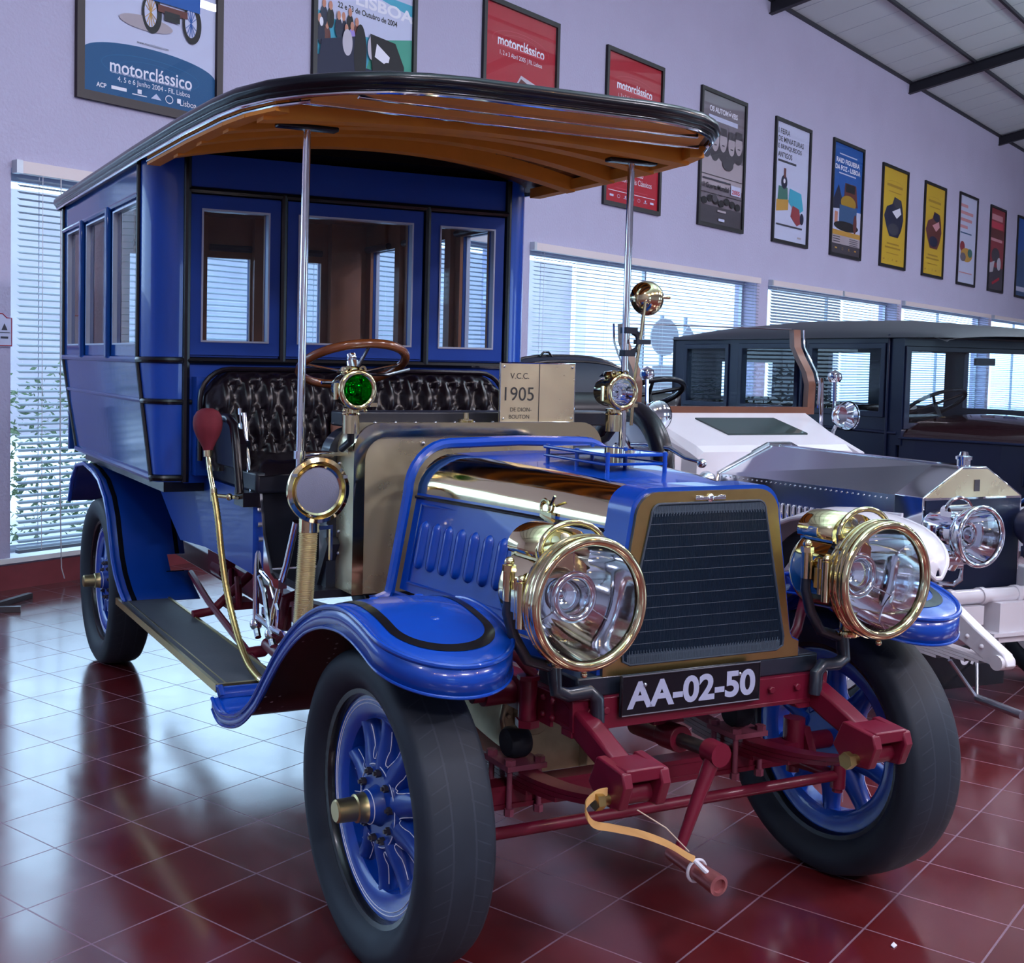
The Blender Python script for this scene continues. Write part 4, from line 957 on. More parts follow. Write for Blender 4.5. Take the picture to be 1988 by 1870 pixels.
np_ = part('number_plate', MB().box2((.292, -.268, .626), (.302, .153, .728)), 'black', bus, 'black number plate AA-02-50 with pale characters', bevel=.006)
vs, fs = text_faces('AA-02-50', .385, .066, .035)
m = MB(); m.add([(.3027, -.0575 + a, .677 + b) for a, b in vs], fs); part('characters', m, 'plate_letter', np_, smooth=False)
m = MB(); m.tube([(.3025, -.264, .630), (.3025, .149, .630), (.3025, .149, .724), (.3025, -.264, .724)], .0016, 6, True); m.sphere((.303, -.2, .70), .005, 8, 5); m.sphere((.303, .085, .70), .005, 8, 5); part('plate_rim', m, 'steel', np_)
# --- chassis
fr = None
m = MB()
for s in (-1, 1):
    prof = [(-3.45, .47), (-1.6, .47), (-.6, .56), (.10, .60), (.275, .60), (.275, .672), (.08, .675), (-.7, .645), (-1.6, .56), (-3.45, .56)]
    m.prism(prof, lambda a, b: (a, s * .335, b), lambda a, b: (a, s * .385, b))
chassis = part('chassis_frame', m, 'red', bus, bevel=.004)
m = MB(); m.box2((.235, -.39, .602), (.285, .39, .612)); m.box2((.272, -.39, .602), (.285, .39, .672)); m.box2((.235, -.39, .664), (.285, .39, .674))
for y in (-.345, -.30, .20, .285): m.bolt((.285, y, .645), (1, 0, 0), .010, .010)
m.prism([(-.39, .602), (-.28, .602), (-.30, .585), (-.39, .585)], lambda a, b: (.283, a, b), lambda a, b: (.24, a, b)); m.prism([(.39, .602), (.28, .602), (.30, .585), (.39, .585)], lambda a, b: (.283, a, b), lambda a, b: (.24, a, b))
part('front_crossmember', m, 'red', chassis, bevel=.002)
for X in (-2.35, -1.3): part('crossmember', MB().bar((X, -.36, .5), (X, .36, .5), .06, .05), 'red', chassis)
for s in (-1, 1):
    m = MB(); y = s * .36
    top = [(.12, .675), (.24, .668), (.36, .622), (.46, .577)]; bot = [(.42, .535), (.33, .566), (.24, .602), (.12, .60)]
    m.prism(top + bot, lambda a, b: (a, y - .026, b), lambda a, b: (a, y + .026, b))
    part('dumb_iron', m, 'red', chassis, bevel=.008)
    m = MB()
    for q in (-1, 1): m.prism([(.40, .53), (.43, .595), (.525, .585), (.535, .555), (.515, .50), (.44, .492)], lambda a, b: (a, y + q * .037, b), lambda a, b: (a, y + q * .062, b))
    m.box2((.435, y - .05, .560), (.525, y + .05, .590)); m.cyl((.478, y - .06, .523), (.478, y + .06, .523), .024, 16)
    sh = part('shackle', m, 'red', chassis, bevel=.004)
    part('shackle_bolt', MB().cyl((.478, y - .092, .515), (.478, y + .085, .515), .013, 12).bolt((.478, y - .080, .515), (0, -1, 0), .021, .018), 'brass_dull', sh)
    m = MB(); N = 26
    for lv in range(4):                             # spring leaves
        x0, x1 = -.56 + .13 * lv, .478 - .13 * lv
        vs = []
        for i in range(N + 1):
            X = x0 + (x1 - x0) * i / N; z = .430 + .085 * ((X + .02) / .5) ** 2 - lv * .0125
            vs.append([(X, y - .027, z), (X, y + .027, z), (X, y + .027, z - .0115), (X, y - .027, z - .0115)])
        m.grid(vs, close_v=True); m.add(vs[0], [(0, 1, 2, 3)]); m.add(vs[-1], [(3, 2, 1, 0)])
    sp = part('leaf_spring', m, 'red', chassis, angle=30)
    m = MB()
    m.box((-.01, y, .440), (.12, .115, .014))
    for X in (-.055, .035):
        for q in (-1, 1): m.cyl((X, y + q * .043, .335), (X, y + q * .043, .462), .0075, 10); m.bolt((X, y + q * .043, .447), (0, 0, 1), .015, .014); m.bolt((X, y + q * .043, .318), (0, 0, 1), .013, .018)
    part('u_bolt', m, 'red_dusty', sp)
    part('bump_rubber', MB().lathe([(0, .03), (.018, .03), (.018, .024), (.034, .030), (.040, .02), (.040, -.02), (.034, -.030), (0, -.030)], (-.01, y + .0, .489), (0, 1, 0), 24), 'rubber', sp)
    m = MB(); m.cyl((.13, y - s * .0 + s * .055, .585), (.13, y + s * .055, .695), .023, 16); m.bolt((.13, y + s * .055, .575), (0, 0, 1), .03, .018); m.bolt((.13, y + s * .055, .690), (0, 0, 1), .028, .010)
    m.cyl((.02, y + s * .03, .63), (.02, y + s * .12, .63), .030, 16); m.cyl((.02, y + s * .12, .63), (.02, y + s * .15, .63), .02, 12); m.box2((-.02, y + s * .026, .59), (.20, y + s * .034, .672))
    for X in (.17, .10, .21): 
        for z in (.615, .655): m.sphere((X, y + s * .036, z), .008, 8, 5)
    part('lamp_socket', m, 'red', chassis)
    m = MB(); m.cyl((.0, s * .56, .33), (.0, s * .56, .455), .030, 16); m.cyl((0, s * .56, .30), (0, s * .56, .34), .018, 12); m.cyl((0, s * .56, .38), (0, s * .69, .38), .026, 14); m.prism([(.0, .33), (.06, .34), (.02, .43), (-.03, .43)], lambda a, b: (a, s * .575, b), lambda a, b: (a, s * .60, b))
    m.tube([(0, s * .56, .335), (.08, s * .565, .335), (.175, s * .555, .340)], [.022, .017, .014], 10); m.cyl((.175, s * .555, .31), (.175, s * .555, .375), .020, 12); m.bolt((.175, s * .555, .298), (0, 0, 1), .014, .014)
    part('steering_knuckle', m, 'red', chassis)
m = MB(); sec = [(-.028, -.030), (.028, -.030), (.028, -.018), (.010, -.014), (.010, .014), (.028, .018), (.028, .030), (-.028, .030), (-.028, .018), (-.010, .014), (-.010, -.014), (-.028, -.018)]
rr = []
for Y in (-.56, -.48, -.36, 0, .36, .48, .56): rr.append([(a, Y, b + .362) for a, b in sec])
m.grid(rr, close_v=True); m.add(rr[0], [tuple(range(12))]); m.add(rr[-1], [tuple(range(11, -1, -1))])
m.box2((.0, -.56, .345), (.024, .56, .379))
part('front_axle', m, 'red', chassis, angle=30)
part('track_rod', MB().cyl((.175, -.555, .340), (.175, .555, .345), .0145, 14), 'red', chassis)
m = MB(); m.cyl((-.02, .02, .492), (.165, .02, .502), .030, 16); m.cyl((.10, .02, .50), (.17, .02, .504), .035, 16); m.prism([(-.03, .53), (.07, .53), (.045, .60), (.10, .605), (-.06, .605), (-.01, .60)], lambda a, b: (.10 + .02, a, b), lambda a, b: (.10 - .02, a, b))
cr = part('starting_crank', m, 'red', bus, bevel=.003)
part('crank_shaft', MB().cyl((.16, .02, .502), (.285, .02, .509), .018, 14), 'steel_dark', cr)
part('crank_arm', MB().cyl((.275, .02, .509), (.322, .02, .509), .030, 18).tube([(.30, .015, .500), (.30, -.03, .40), (.30, -.085, .272)], [.020, .016, .013], 12), 'red', cr)
part('crank_handle', MB().lathe([(0, 0), (.016, 0), (.0185, .01), (.0185, .05), (.022, .10), (.025, .165), (.025, .18), (.017, .182), (.015, .174), (0, .174)], (.275, -.088, .268), (1, 0, -.06), 22), 'copper', cr)
m = MB(); m.box2((-.42, -.30, .33), (-.18, -.03, .535)); m.box2((-.42, -.05, .33), (-.14, .02, .50)); m.cyl((-.18, -.22, .50), (-.14, -.22, .50), .05, 18)
for k in range(8): m.bolt((-.178, -.22 + .065 * cos(k * pi / 4), .50 + .065 * sin(k * pi / 4)), (1, 0, 0), .008, .008)
m.tube([(-.17, -.30, .54), (-.16, -.315, .50), (-.17, -.30, .46)], .008, 8)
part('gearbox', m, 'oilpan', bus, bevel=.006)
part('flywheel', MB().lathe([(0, .03), (.085, .03), (.10, .02), (.10, -.02), (.085, -.03), (0, -.03)], (-.06, .10, .565), (1, 0, 0), 30), 'rubber', bus)
# under-body rods at the running board
m = MB()
m.tube([(-2.55, -.50, .50), (-2.1, -.55, .46), (-1.25, -.62, .40)], .014, 8); m.tube([(-2.50, -.385, .53), (-2.36, -.385, .53)], .045, 12)
m.box2((-2.56, -.42, .50), (-2.32, -.37, .60)); m.tube([(-2.28, -.40, .55), (-2.18, -.43, .50), (-2.05, -.44, .46)], .014, 8); m.box2((-2.1, -.50, .445), (-1.98, -.40, .475)); m.tube([(-1.98, -.46, .46), (-1.96, -.47, .52), (-1.98, -.47, .58)], .014, 8)
m.tube([(-2.02, -.40, .58), (-2.02, -.47, .52), (-2.02, -.56, .44), (-2.02, -.64, .43)], .018, 10); m.tube([(-1.40, -.40, .62), (-1.40, -.48, .60), (-1.40, -.50, .47), (-1.40, -.56, .42), (-1.40, -.64, .415)], .021, 10); m.tube([(-1.46, -.45, .56), (-1.46, -.45, .40)], .018, 10)
m.prism([(-1.30, .41), (-1.30, .52), (-1.02, .60), (-.80, .62), (-.80, .48), (-1.05, .42)], lambda a, b: (a, -.48, b), lambda a, b: (a, -.44, b)); m.cyl((-1.30, -.58, .47), (-1.02, -.58, .45), .022, 12)
part('brake_linkage', m, 'red', bus)

# --- mudguards and running boards
def spl2(P, n):
    o = []
    for i in range(len(P) - 1):
        a, b, c, d = P[max(0, i - 1)], P[i], P[i + 1], P[min(len(P) - 1, i + 2)]
        for k in range(n):
            t = k / n; o.append(tuple(.5 * ((2 * b[j]) + (c[j] - a[j]) * t + (2 * a[j] - 5 * b[j] + 4 * c[j] - d[j]) * t * t + (3 * b[j] - a[j] - 3 * c[j] + d[j]) * t ** 3) for j in range(2)))
    return o + [P[-1]]
FP = spl2([(-.985, .392), (-.945, .374), (-.89, .370), (-.80, .388), (-.70, .425), (-.60, .488), (-.50, .580), (-.40, .672), (-.30, .748), (-.20, .806), (-.10, .848), (.0, .870), (.08, .872), (.15, .862), (.20, .850)], 4)
FP += [(.20 + .169 * sin(a), .850 - .047 * sin(a)) for a in [pi / 2 * k / 16 for k in range(1, 17)]]
def fz(X):
    for (a, b), (c, d) in zip(FP, FP[1:]):
        if a <= X <= c: return b + (d - b) * (X - a) / (c - a)
    return FP[-1][1]
for s in (-1, 1):
    def edge(X):
        h = .168; c = .700
        if X > .20: h *= sqrt(max(1e-5, 1 - ((X - .20) / .169) ** 2))
        return c - h, c + h
    rr = []
    for X, z in FP:
        a, b = edge(X); rr.append([(X, s * (a + (b - a) * k / 12), z + .014 * (1 - (2 * k / 12 - 1) ** 2) * ((b - a) / .336) * min(1, max(0, (X + .6) / .3))) for k in range(13)])
    mg = part('front_mudguard', MB().grid(rr), 'blue_gloss', bus, solid=.004, label='front mudguard nearest the viewer' if s < 0 else 'front mudguard on the right of the picture')
    part('underside', MB().grid([[(p[0], p[1], p[2] - .006) for p in r[1:-1]] for r in rr if r[0][0] < .30]), 'black_specked', mg)
    ol = [(X, s * edge(X)[1], z) for X, z in FP]; il = [(X, s * edge(X)[0], z) for X, z in FP]
    tip = len([1 for X, z in FP if X <= .0])
    lp = ol + il[::-1][:len(il) - tip + 2]
    # hanging lip along the outer side and round the front
    sk = []
    for (X, Y, z) in lp:
        d = .040 + .026 * min(1, max(0, (X + .2) / .4)) if X > -.6 else .034
        sk.append([(X, Y, z + .001), (X, Y, z - d)])
    part('lip', MB().grid(sk), 'blue_gloss', mg, solid=.003)
    part('lip_bead', MB().tube([(p[0][0], p[0][1], p[0][2]) for p in sk], .0065, 8).tube([(p[1][0], p[1][1], p[1][2]) for p in sk], .0042, 8), 'blue_gloss', mg)
    def inset(lst, d): return [(X - (d if X > .3 else d * .6 if X > .2 else 0), Y + (d if Y < .70 else -d) * (1 if X < .26 else .55)) for X, Y in lst]
    band = []
    NB = 84
    for i in range(NB + 1):                          # black border line lying on the panel
        t = i / NB
        if t < .38: X = -.50 + (.20 + .50) * t / .38; Yo = .70 + .130; Yi = .70 + .107
        elif t > .62: X = .20 - (.20 + .42) * (t - .62) / .38; Yo = .70 - .130; Yi = .70 - .107
        else:
            a = pi * (t - .38) / .24; X = .20 + .125 * sin(a); Yo = .70 + .130 * cos(a); Yi = .70 + .107 * cos(a)
        Xi = X if not (.38 <= t <= .62) else .20 + .098 * sin(pi * (t - .38) / .24)
        cz = lambda Xq, Yq: fz(Xq) + .014 * (1 - ((Yq - .70) / max(.02, edge(Xq)[1] - .70)) ** 2) * ((edge(Xq)[1] - .70) / .168) * min(1, max(0, (Xq + .6) / .3)) + .0035
        band.append([(X, s * Yo, cz(X, Yo)), (Xi, s * Yi, cz(Xi, Yi))])
    part('black_lining', MB().grid(band), 'black', mg, solid=0)
    m = MB()
    for X, Y in ((-.02, .76), (-.06, .62), (.18, .70)): m.sphere((X, s * Y, fz(X) + .013), .013, 12, 6, sc=(1, 1, .4))
    part('mount_stud', m, 'blue_gloss', mg)
    part('splash_plate', MB().prism([(-.95, .375), (-.60, .36), (-.42, .43), (-.30, .60), (-.10, .73), (-.10, .80), (-.40, .665), (-.60, .48), (-.80, .38)], lambda a, b: (a, s * .555, b), lambda a, b: (a, s * .545, b)), 'black', mg, smooth=False)
    part('stay', MB().tube([(.13, s * .40, .70), (.12, s * .44, .745), (.02, s * .56, .80)], .014, 10), 'red', mg)
    m = MB(); m.tube([(-.985, s * .84, .395), (-1.0, s * .845, .425), (-.975, s * .845, .430), (-.965, s * .84, .405)], .009, 8); m.box2((-.99, s * .67, .392), (-.975, s * .845, .425))
    part('front_scroll', m, 'blue', mg)
    rb = part('running_board', MB().box2((-2.465, s * .632, .405), (-1.02, s * .842, .422)), 'mat_rubber', bus, label='running board with grey rubber and brass edging' if s < 0 else None)
    m = MB(); m.box2((-2.47, s * .836, .400), (-1.015, s * .848, .427)); m.box2((-2.474, s * .63, .402), (-2.462, s * .846, .4265)); m.box2((-1.026, s * .63, .402), (-1.012, s * .846, .4265)); m.box2((-2.47, s * .808, .4221), (-1.02, s * .812, .4240)); m.box2((-2.47, s * .626, .40), (-1.02, s * .636, .426))
    part('edging', m, 'brass_dull', rb, smooth=False)
    # rear mudguard
    RP = [(-2.40, .415), (-2.50, .452), (-2.59, .505), (-2.655, .57), (-2.70, .65), (-2.745, .735), (-2.82, .812), (-2.95, .878), (-3.12, .91), (-3.30, .925), (-3.50, .90), (-3.62, .82), (-3.70, .70)]
    rr = []
    for X, z in RP:
        inn = .50 if X > -2.95 else .60
        rr.append([(X, s * (inn + (.822 - inn) * k / 8), z) for k in range(9)])
    rm = MB(); b = len(rr[0])
    vs = [p for r in rr for p in r]; fs = []
    for i in range(len(rr) - 1):
        for j in range(b - 1):
            if i == 2 and j < 2: continue
            fs.append((i * b + j, i * b + j + 1, (i + 1) * b + j + 1, (i + 1) * b + j))
    rm.add(vs, fs); rg = part('rear_mudguard', rm, 'blue', bus, solid=.004)
    m = MB(); m.tube([(X, s * .822, z) for X, z in RP], .011, 8); part('bead', m, 'blue_gloss', rg)
    def nrm(i):
        a = RP[max(0, i - 1)]; c = RP[min(len(RP) - 1, i + 1)]; d = Vector((c[0] - a[0], 0, c[1] - a[1])).normalized(); n = Vector((d.z, 0, -d.x)); return n if n.x > 0 or n.z > 0 else -n
    m = MB()
    for y0, y1, lo in ((.770, .792, 0), (.525, .545, 3)):
        m.grid([[tuple(Vector((RP[i][0], s * y0, RP[i][1])) + nrm(i) * .0035), tuple(Vector((RP[i][0], s * y1, RP[i][1])) + nrm(i) * .0035)] for i in range(lo, len(RP) - 3)])
    i = 2; q = [Vector((RP[k][0], s * yy, RP[k][1])) + nrm(k) * .004 for k in (1, 2) for yy in (.52, .60)]
    m.add([q[2], q[3], q[3] + Vector((.02, 0, -.03)), q[2] + Vector((.02, 0, -.03))], [(0, 1, 2, 3)])
    part('black_lining', m, 'black', rg)

# --- acetylene headlamps
def headlamp(s):
    y = .440 * s; z = .930; c = (0, y, z)
    P = lambda m, prof, n=48: m.lathe(prof, c, (1, 0, 0), n)
    hl = part('headlamp', P(MB(), [(0, .145), (.05, .150), (.085, .170), (.104, .195), (.106, .205), (.104, .21), (.104, .305), (.112, .312), (.118, .335), (.136, .352), (.140, .375), (.146, .378), (.148, .40), (.143, .41)]), 'brass', bus, label='brass headlamp in front of the blue bonnet side' if s < 0 else 'brass headlamp on the right of the radiator')
    part('lamp_rim', MB().torus((.414, y, z), .1385, .0115, (1, 0, 0), 64, 12).torus((.394, y, z), .1465, .0055, (1, 0, 0), 64, 8).torus((.378, y, z), .1455, .004, (1, 0, 0), 64, 8), 'brass', hl)
    part('reflector', P(MB(), [(.128, .404), (.122, .375), (.105, .325), (.083, .283), (.060, .256), (.030, .240), (0, .236)]), 'reflector', hl)
    part('lens', P(MB(), [(.132, .412), (.10, .421), (.06, .427), (0, .430)]), 'lens', hl)
    part('inner_lens', MB().torus((.335, y - .01 * s, z), .050, .010, (1, 0, 0), 40, 10), 'chrome', hl)
    part('condenser', P(MB(), [(.043, .335), (.036, .352), (.020, .364), (0, .368)], 32), 'lens', hl)
    m = MB(); m.cyl((.27, y, z - .05), (.27, y, z + .01), .006, 8); m.sphere((.285, y, z), .022, 14, 10)
    for k in range(3):
        a = pi / 2 + k * 2 * pi / 3; m.cyl((.335, y - .01 * s + .055 * cos(a), z + .055 * sin(a)), (.345, y + .115 * cos(a), z + .115 * sin(a)), .0016, 6)
    part('burner', m, 'reflector', hl)
    m = MB()                                          # chimney hood across the top
    N = 18; rows_ = []
    for i in range(N + 1):
        a = -.25 + (pi + .5) * i / N; yy, zz = y + .074 * cos(a), z + .100 + .052 * sin(a); rows_.append([(.185, yy, zz), (.305, yy, zz)])
    m.grid(rows_); m.prism([(y + .074 * cos(-.25 + (pi + .5) * i / N), z + .100 + .052 * sin(-.25 + (pi + .5) * i / N)) for i in range(N + 1)], lambda a, b: (.300, a, b), lambda a, b: (.306, a, b))
    m.prism([(y + .074 * cos(-.25 + (pi + .5) * i / N), z + .100 + .052 * sin(-.25 + (pi + .5) * i / N)) for i in range(N + 1)], lambda a, b: (.185, a, b), lambda a, b: (.191, a, b))
    m.box2((.19, y - .066, z + .04), (.30, y + .066, z + .10))
    part('chimney', m, 'brass', hl, solid=.003)
    m = MB()
    for k in (-2, -1, 0, 1, 2): m.lathe([(.0, .001), (.011, .001), (.011, .004), (0, .004)], (.304, y + .024 * k, z + .118 + .014 * (2 - abs(k)) * .5), (1, 0, 0), 14)
    part('vent_hole', m, 'chrome', hl)
    part('handle', MB().tube([(.34, y - .085 * cos(a) , z + .108 + .062 * sin(a)) for a in [pi * k / 16 for k in range(17)]], .0072, 10).cyl((.34, y - .085, z + .112), (.335, y - .075, z + .085), .009, 10).cyl((.34, y + .085, z + .112), (.335, y + .075, z + .085), .009, 10), 'brass', hl)
    for q in (-1, 1):
        m = MB(); m.cyl((.36, y + q * .143, z - .055), (.36, y + q * .143, z + .045), .0105, 12); m.cyl((.335, y + q * .137, z - .04), (.335, y + q * .137, z + .05), .008, 10); m.box((.345, y + q * .138, z), (.05, .012, .05)); m.sphere((.36, y + q * .143, z + .052), .010, 10, 6)
        part('hinge', m, 'brass', hl)
        m = MB(); m.cyl((.27, y + q * .120, z - .012), (.27, y + q * .120, z + .055), .014, 14); m.bolt((.27, y + q * .120, z + .055), (0, 0, 1), .016, .014); m.sphere((.27, y + q * .120, z + .076), .012, 10, 7); m.box((.27, y + q * .110, z + .01), (.035, .02, .045))
        part('trunnion', m, 'brass', hl)
    m = MB(); m.cyl((.30, y, z - .165), (.30, y, z - .10), .022, 16); m.torus((.30, y, z - .155), .026, .008, (0, 0, 1), 24, 8); 
    part('gas_inlet', m, 'brass', hl)
    part('drain_tap', MB().sphere((.40, y, z - .160), .008, 10, 7).cyl((.40, y, z - .160), (.40, y, z - .14), .005, 8), 'brass', hl)
    m = MB()
    for q in (-1, 1): m.tube([(.27, y + q * .120, z + .0), (.27, y + q * .122, z - .04), (.272, y + q * .105, z - .095), (.275, y + q * .07, z - .150), (.278, y, z - .172)], [.012, .0125, .0135, .0135, .015], 12)
    m.tube([(.28, y, z - .165), (.285, y, z - .20), (.29, y - .0 * s, z - .225), (.295, y - .03 * s, z - .236), (.30, y - .085 * s, z - .232), (.303, y - .105 * s, z - .25), (.303, y - .108 * s, z - .305)], .0165, 12)
    part('lamp_fork', m, 'black_iron', hl)
headlamp(-1); headlamp(1)

# --- side lamps on the dash
def sidelamp(s, lens, label):
    y = .487 * s; z = 1.361; c = (0, y, z)
    sl = part('side_lamp', MB().lathe([(0, -.890), (.03, -.886), (.048, -.872), (.052, -.85), (.052, -.80), (.060, -.795), (.062, -.775)], c, (1, 0, 0), 36), 'brass', bus, label=label)
    part('lamp_rim', MB().torus((-.772, y, z), .0535, .0095, (1, 0, 0), 44, 10), 'brass', sl)
    part('reflector', MB().lathe([(.045, -.775), (.040, -.80), (.025, -.825), (0, -.835)], c, (1, 0, 0), 32), 'reflector', sl)
    part('lens', MB().lathe([(.050, -.772), (.03, -.766), (0, -.764)], c, (1, 0, 0), 36), lens, sl)
    m = MB(); m.torus((-.81, y - .01, z), .022, .0025, (1, 0, 0), 30, 6); m.sphere((-.81, y - .01, z), .005, 8, 6); m.cyl((-.81, y - .01, z - .038), (-.81, y - .01, z - .02), .003, 6)
    part('burner', m, 'reflector', sl)
    m = MB(); m.cyl((-.82, y, z - .135), (-.82, y, z - .058), .0265, 20); m.torus((-.82, y, z - .075), .026, .004, (0, 0, 1), 24, 6); m.lathe([(.030, 0), (.036, .012), (.030, .024), (0, .028)], (-.825, y, z + .045), (0, 0, 1), 20)
    for q in (-1, 1):
        m.cyl((-.80, y + q * .060, z - .03), (-.80, y + q * .060, z + .02), .007, 8); m.box((-.80, y + q * .057, z), (.012, .012, .03))
        m.sphere((-.79, y + q * .035, z - .064), .006, 8, 5)
        m.lathe([(.006, 0), (.012, .001), (.012, .004), (.006, .005)], (-.792, y + q * .024, z + .062), (1, 0, 0), 12)
    m.box((-.782, y + .058, z - .045), (.008, .022, .012), Matrix.Identity(4))
    m.grid([[(-.86, y - .035 + .07 * k / 8, z + .050 + .020 * sin(pi * k / 8)) for k in range(9)], [(-.79, y - .035 + .07 * k / 8, z + .052 + .020 * sin(pi * k / 8)) for k in range(9)]])
    part('chimney', m, 'brass', sl)
    part('bracket', MB().tube([(-.82, y, z - .13), (-.84, y * .98, z - .16), (-.92, y * .97, z - .19)], .012, 10), 'black_iron', sl)
sidelamp(-1, 'green_glass', 'small side lamp with a green lens'); sidelamp(1, 'lens', 'small side lamp with a clear lens')

# --- horn
hc = (-.80, -.600, 1.055)
horn = part('bulb_horn', MB().lathe([(.018, -.16), (.024, -.12), (.045, -.075), (.075, -.04), (.096, -.018), (.102, 0), (.100, .008), (.088, .012), (.084, .004), (.080, -.004), (.076, .006), (.070, .002)], hc, (1, 0, 0), 48), 'brass', bus, 'brass horn with round mesh mouth')
part('mesh', MB().lathe([(.072, 0), (.05, .003), (0, .004)], hc, (1, 0, 0), 36), 'mesh_metal', horn)
m = MB()
for a in (.45, 2.6, 4.75): m.box((hc[0] + .010, hc[1] + .093 * cos(a), hc[2] + .093 * sin(a)), (.010, .014, .010))
part('clip', m, 'steel', horn)
zz = [.955 - .003 * k for k in range(105)]
m = MB(); m.cyl((-.83, -.615, .985), (-.83, -.615, .925), .032, 20); m.tube([(-.96, -.60, 1.055), (-.95, -.605, 1.03), (-.90, -.612, 1.0), (-.83, -.615, .97)], .02, 12); m.bar((-.85, -.60, .93), (-.85, -.53, .935), .012, .012); m.bar((-.85, -.535, .93), (-.85, -.535, .83), .008, .014)
part('horn_neck', m, 'brass', horn)
m = MB(); m.tube([(-.83, -.617 - .00007 * k, .930 - .0014 * k) for k in range(212)], [.0285 + .0022 * sin(k * pi / 2) for k in range(212)], 20)
part('flexible_pipe', m, 'brass_panel', horn, angle=80)
bc = (-1.495, -.742, 1.212)
part('rubber_bulb', MB().lathe([(0, .062), (.020, .060), (.038, .050), (.049, .032), (.0525, .010), (.050, -.012), (.041, -.036), (.029, -.058), (.020, -.076), (.016, -.090), (0, -.09)], bc, (-.09, .0, 1), 28), 'bulb_rubber', horn, 'dull red rubber squeeze bulb')
p0 = [Vector((-1.487, -.742, 1.122)), Vector((-1.465, -.742, 1.06)), Vector((-1.42, -.740, .985)), Vector((-1.375, -.738, .90)), Vector((-1.345, -.735, .80)), Vector((-1.31, -.73, .70)), Vector((-1.25, -.725, .60)), Vector((-1.17, -.72, .515)), Vector((-1.09, -.715, .46)), Vector((-1.01, -.71, .438)), Vector((-.95, -.705, .43))]
def spline(P, n):
    o = []
    for i in range(len(P) - 1):
        a = P[max(0, i - 1)]; b = P[i]; c = P[i + 1]; d = P[min(len(P) - 1, i + 2)]
        for k in range(n):
            t = k / n; o.append(.5 * ((2 * b) + (c - a) * t + (2 * a - 5 * b + 4 * c - d) * t * t + (3 * b - a - 3 * c + d) * t ** 3))
    return o + [P[-1]]
sp_ = spline(p0, 16)
part('bulb_pipe', MB().tube(sp_[:34], .0095, 10).cyl(p0[0] + Vector((0, 0, .005)), p0[0] + Vector((.004, 0, -.018)), .017, 14).cyl(p0[2] + Vector((-.004, 0, .012)), p0[2] + Vector((.006, 0, -.03)), .013, 12).cyl((-1.415, -.742, .975), (-1.39, -.66, .968), .007, 8).sphere((-1.40, -.69, .970), .013, 10, 7), 'brass', horn)
part('flexible_tube', MB().tube(sp_[33:150], [.0105 if k % 2 else .0125 for k in range(len(sp_[33:150]))], 10), 'brass_dull', horn, angle=80)
part('tube_end', MB().tube(sp_[148:], .013, 10), 'brass', horn)

# --- hand levers
def lever(y, dx):
    m = MB(); m.tube([(-1.515 + dx, y, 1.255), (-1.50 + dx, y, 1.19), (-1.475 + dx, y, 1.12), (-1.43 + dx, y, 1.03), (-1.38 + dx, y, .94), (-1.362 + dx, y, .80), (-1.352 + dx, y, .68), (-1.348 + dx, y, .54)], [.011, .012, .010, .0095, .010, .011, .012, .011], 10)
    m.tube([(-1.545 + dx, y - .004, 1.27), (-1.53 + dx, y - .004, 1.20), (-1.495 + dx, y - .004, 1.13)], .0075, 8); m.box((-1.485 + dx, y, 1.135), (.03, .022, .05)); m.sphere((-1.348 + dx, y, .53), .022, 12, 8); m.tube([(-1.348 + dx, y, .53), (-1.33 + dx, y, .50), (-1.32 + dx, y, .49)], .012, 8)
    return part('hand_lever', m, 'chrome', bus)
lever(-.605, 0)
m = MB(); m.tube([(-1.02, -.585, .93), (-1.09, -.59, .78), (-1.15, -.595, .68), (-1.18, -.60, .60), (-1.20, -.60, .53)], [.012, .012, .013, .013, .012], 10); m.sphere((-1.205, -.60, .525), .022, 12, 8); m.tube([(-1.205, -.60, .525), (-1.19, -.60, .50), (-1.18, -.60, .49)], .012, 8); m.box((-1.13, -.594, .71), (.03, .03, .03))
part('hand_lever', m, 'chrome', bus)
m = MB(); m.prism([(-1.36, .985), (-1.34, .985), (-1.30, .85), (-1.22, .73), (-1.12, .70), (-1.12, .68), (-1.26, .70), (-1.34, .76), (-1.37, .85)], lambda a, b: (a, -.60, b), lambda a, b: (a, -.59, b))
for X, z in ((-1.345, .93), (-1.337, .88), (-1.328, .83)): m.bolt((X, -.60, z), (0, -1, 0), .009, .008)
m.tube([(-1.33, -.60, .70), (-1.25, -.61, .66), (-1.20, -.61, .56), (-1.17, -.61, .53)], .009, 8); m.tube([(-1.33, -.605, .56), (-1.20, -.605, .55), (-1.10, -.60, .55)], .011, 8); m.tube([(-1.32, -.60, .72), (-1.22, -.60, .70), (-1.14, -.60, .62), (-1.15, -.60, .54)], .007, 8); m.cyl((-1.16, -.60, .545), (-1.0, -.56, .56), .010, 8); m.box((-1.27, -.585, .57), (.10, .02, .05))
part('lever_quadrant', m, 'chrome', bus)

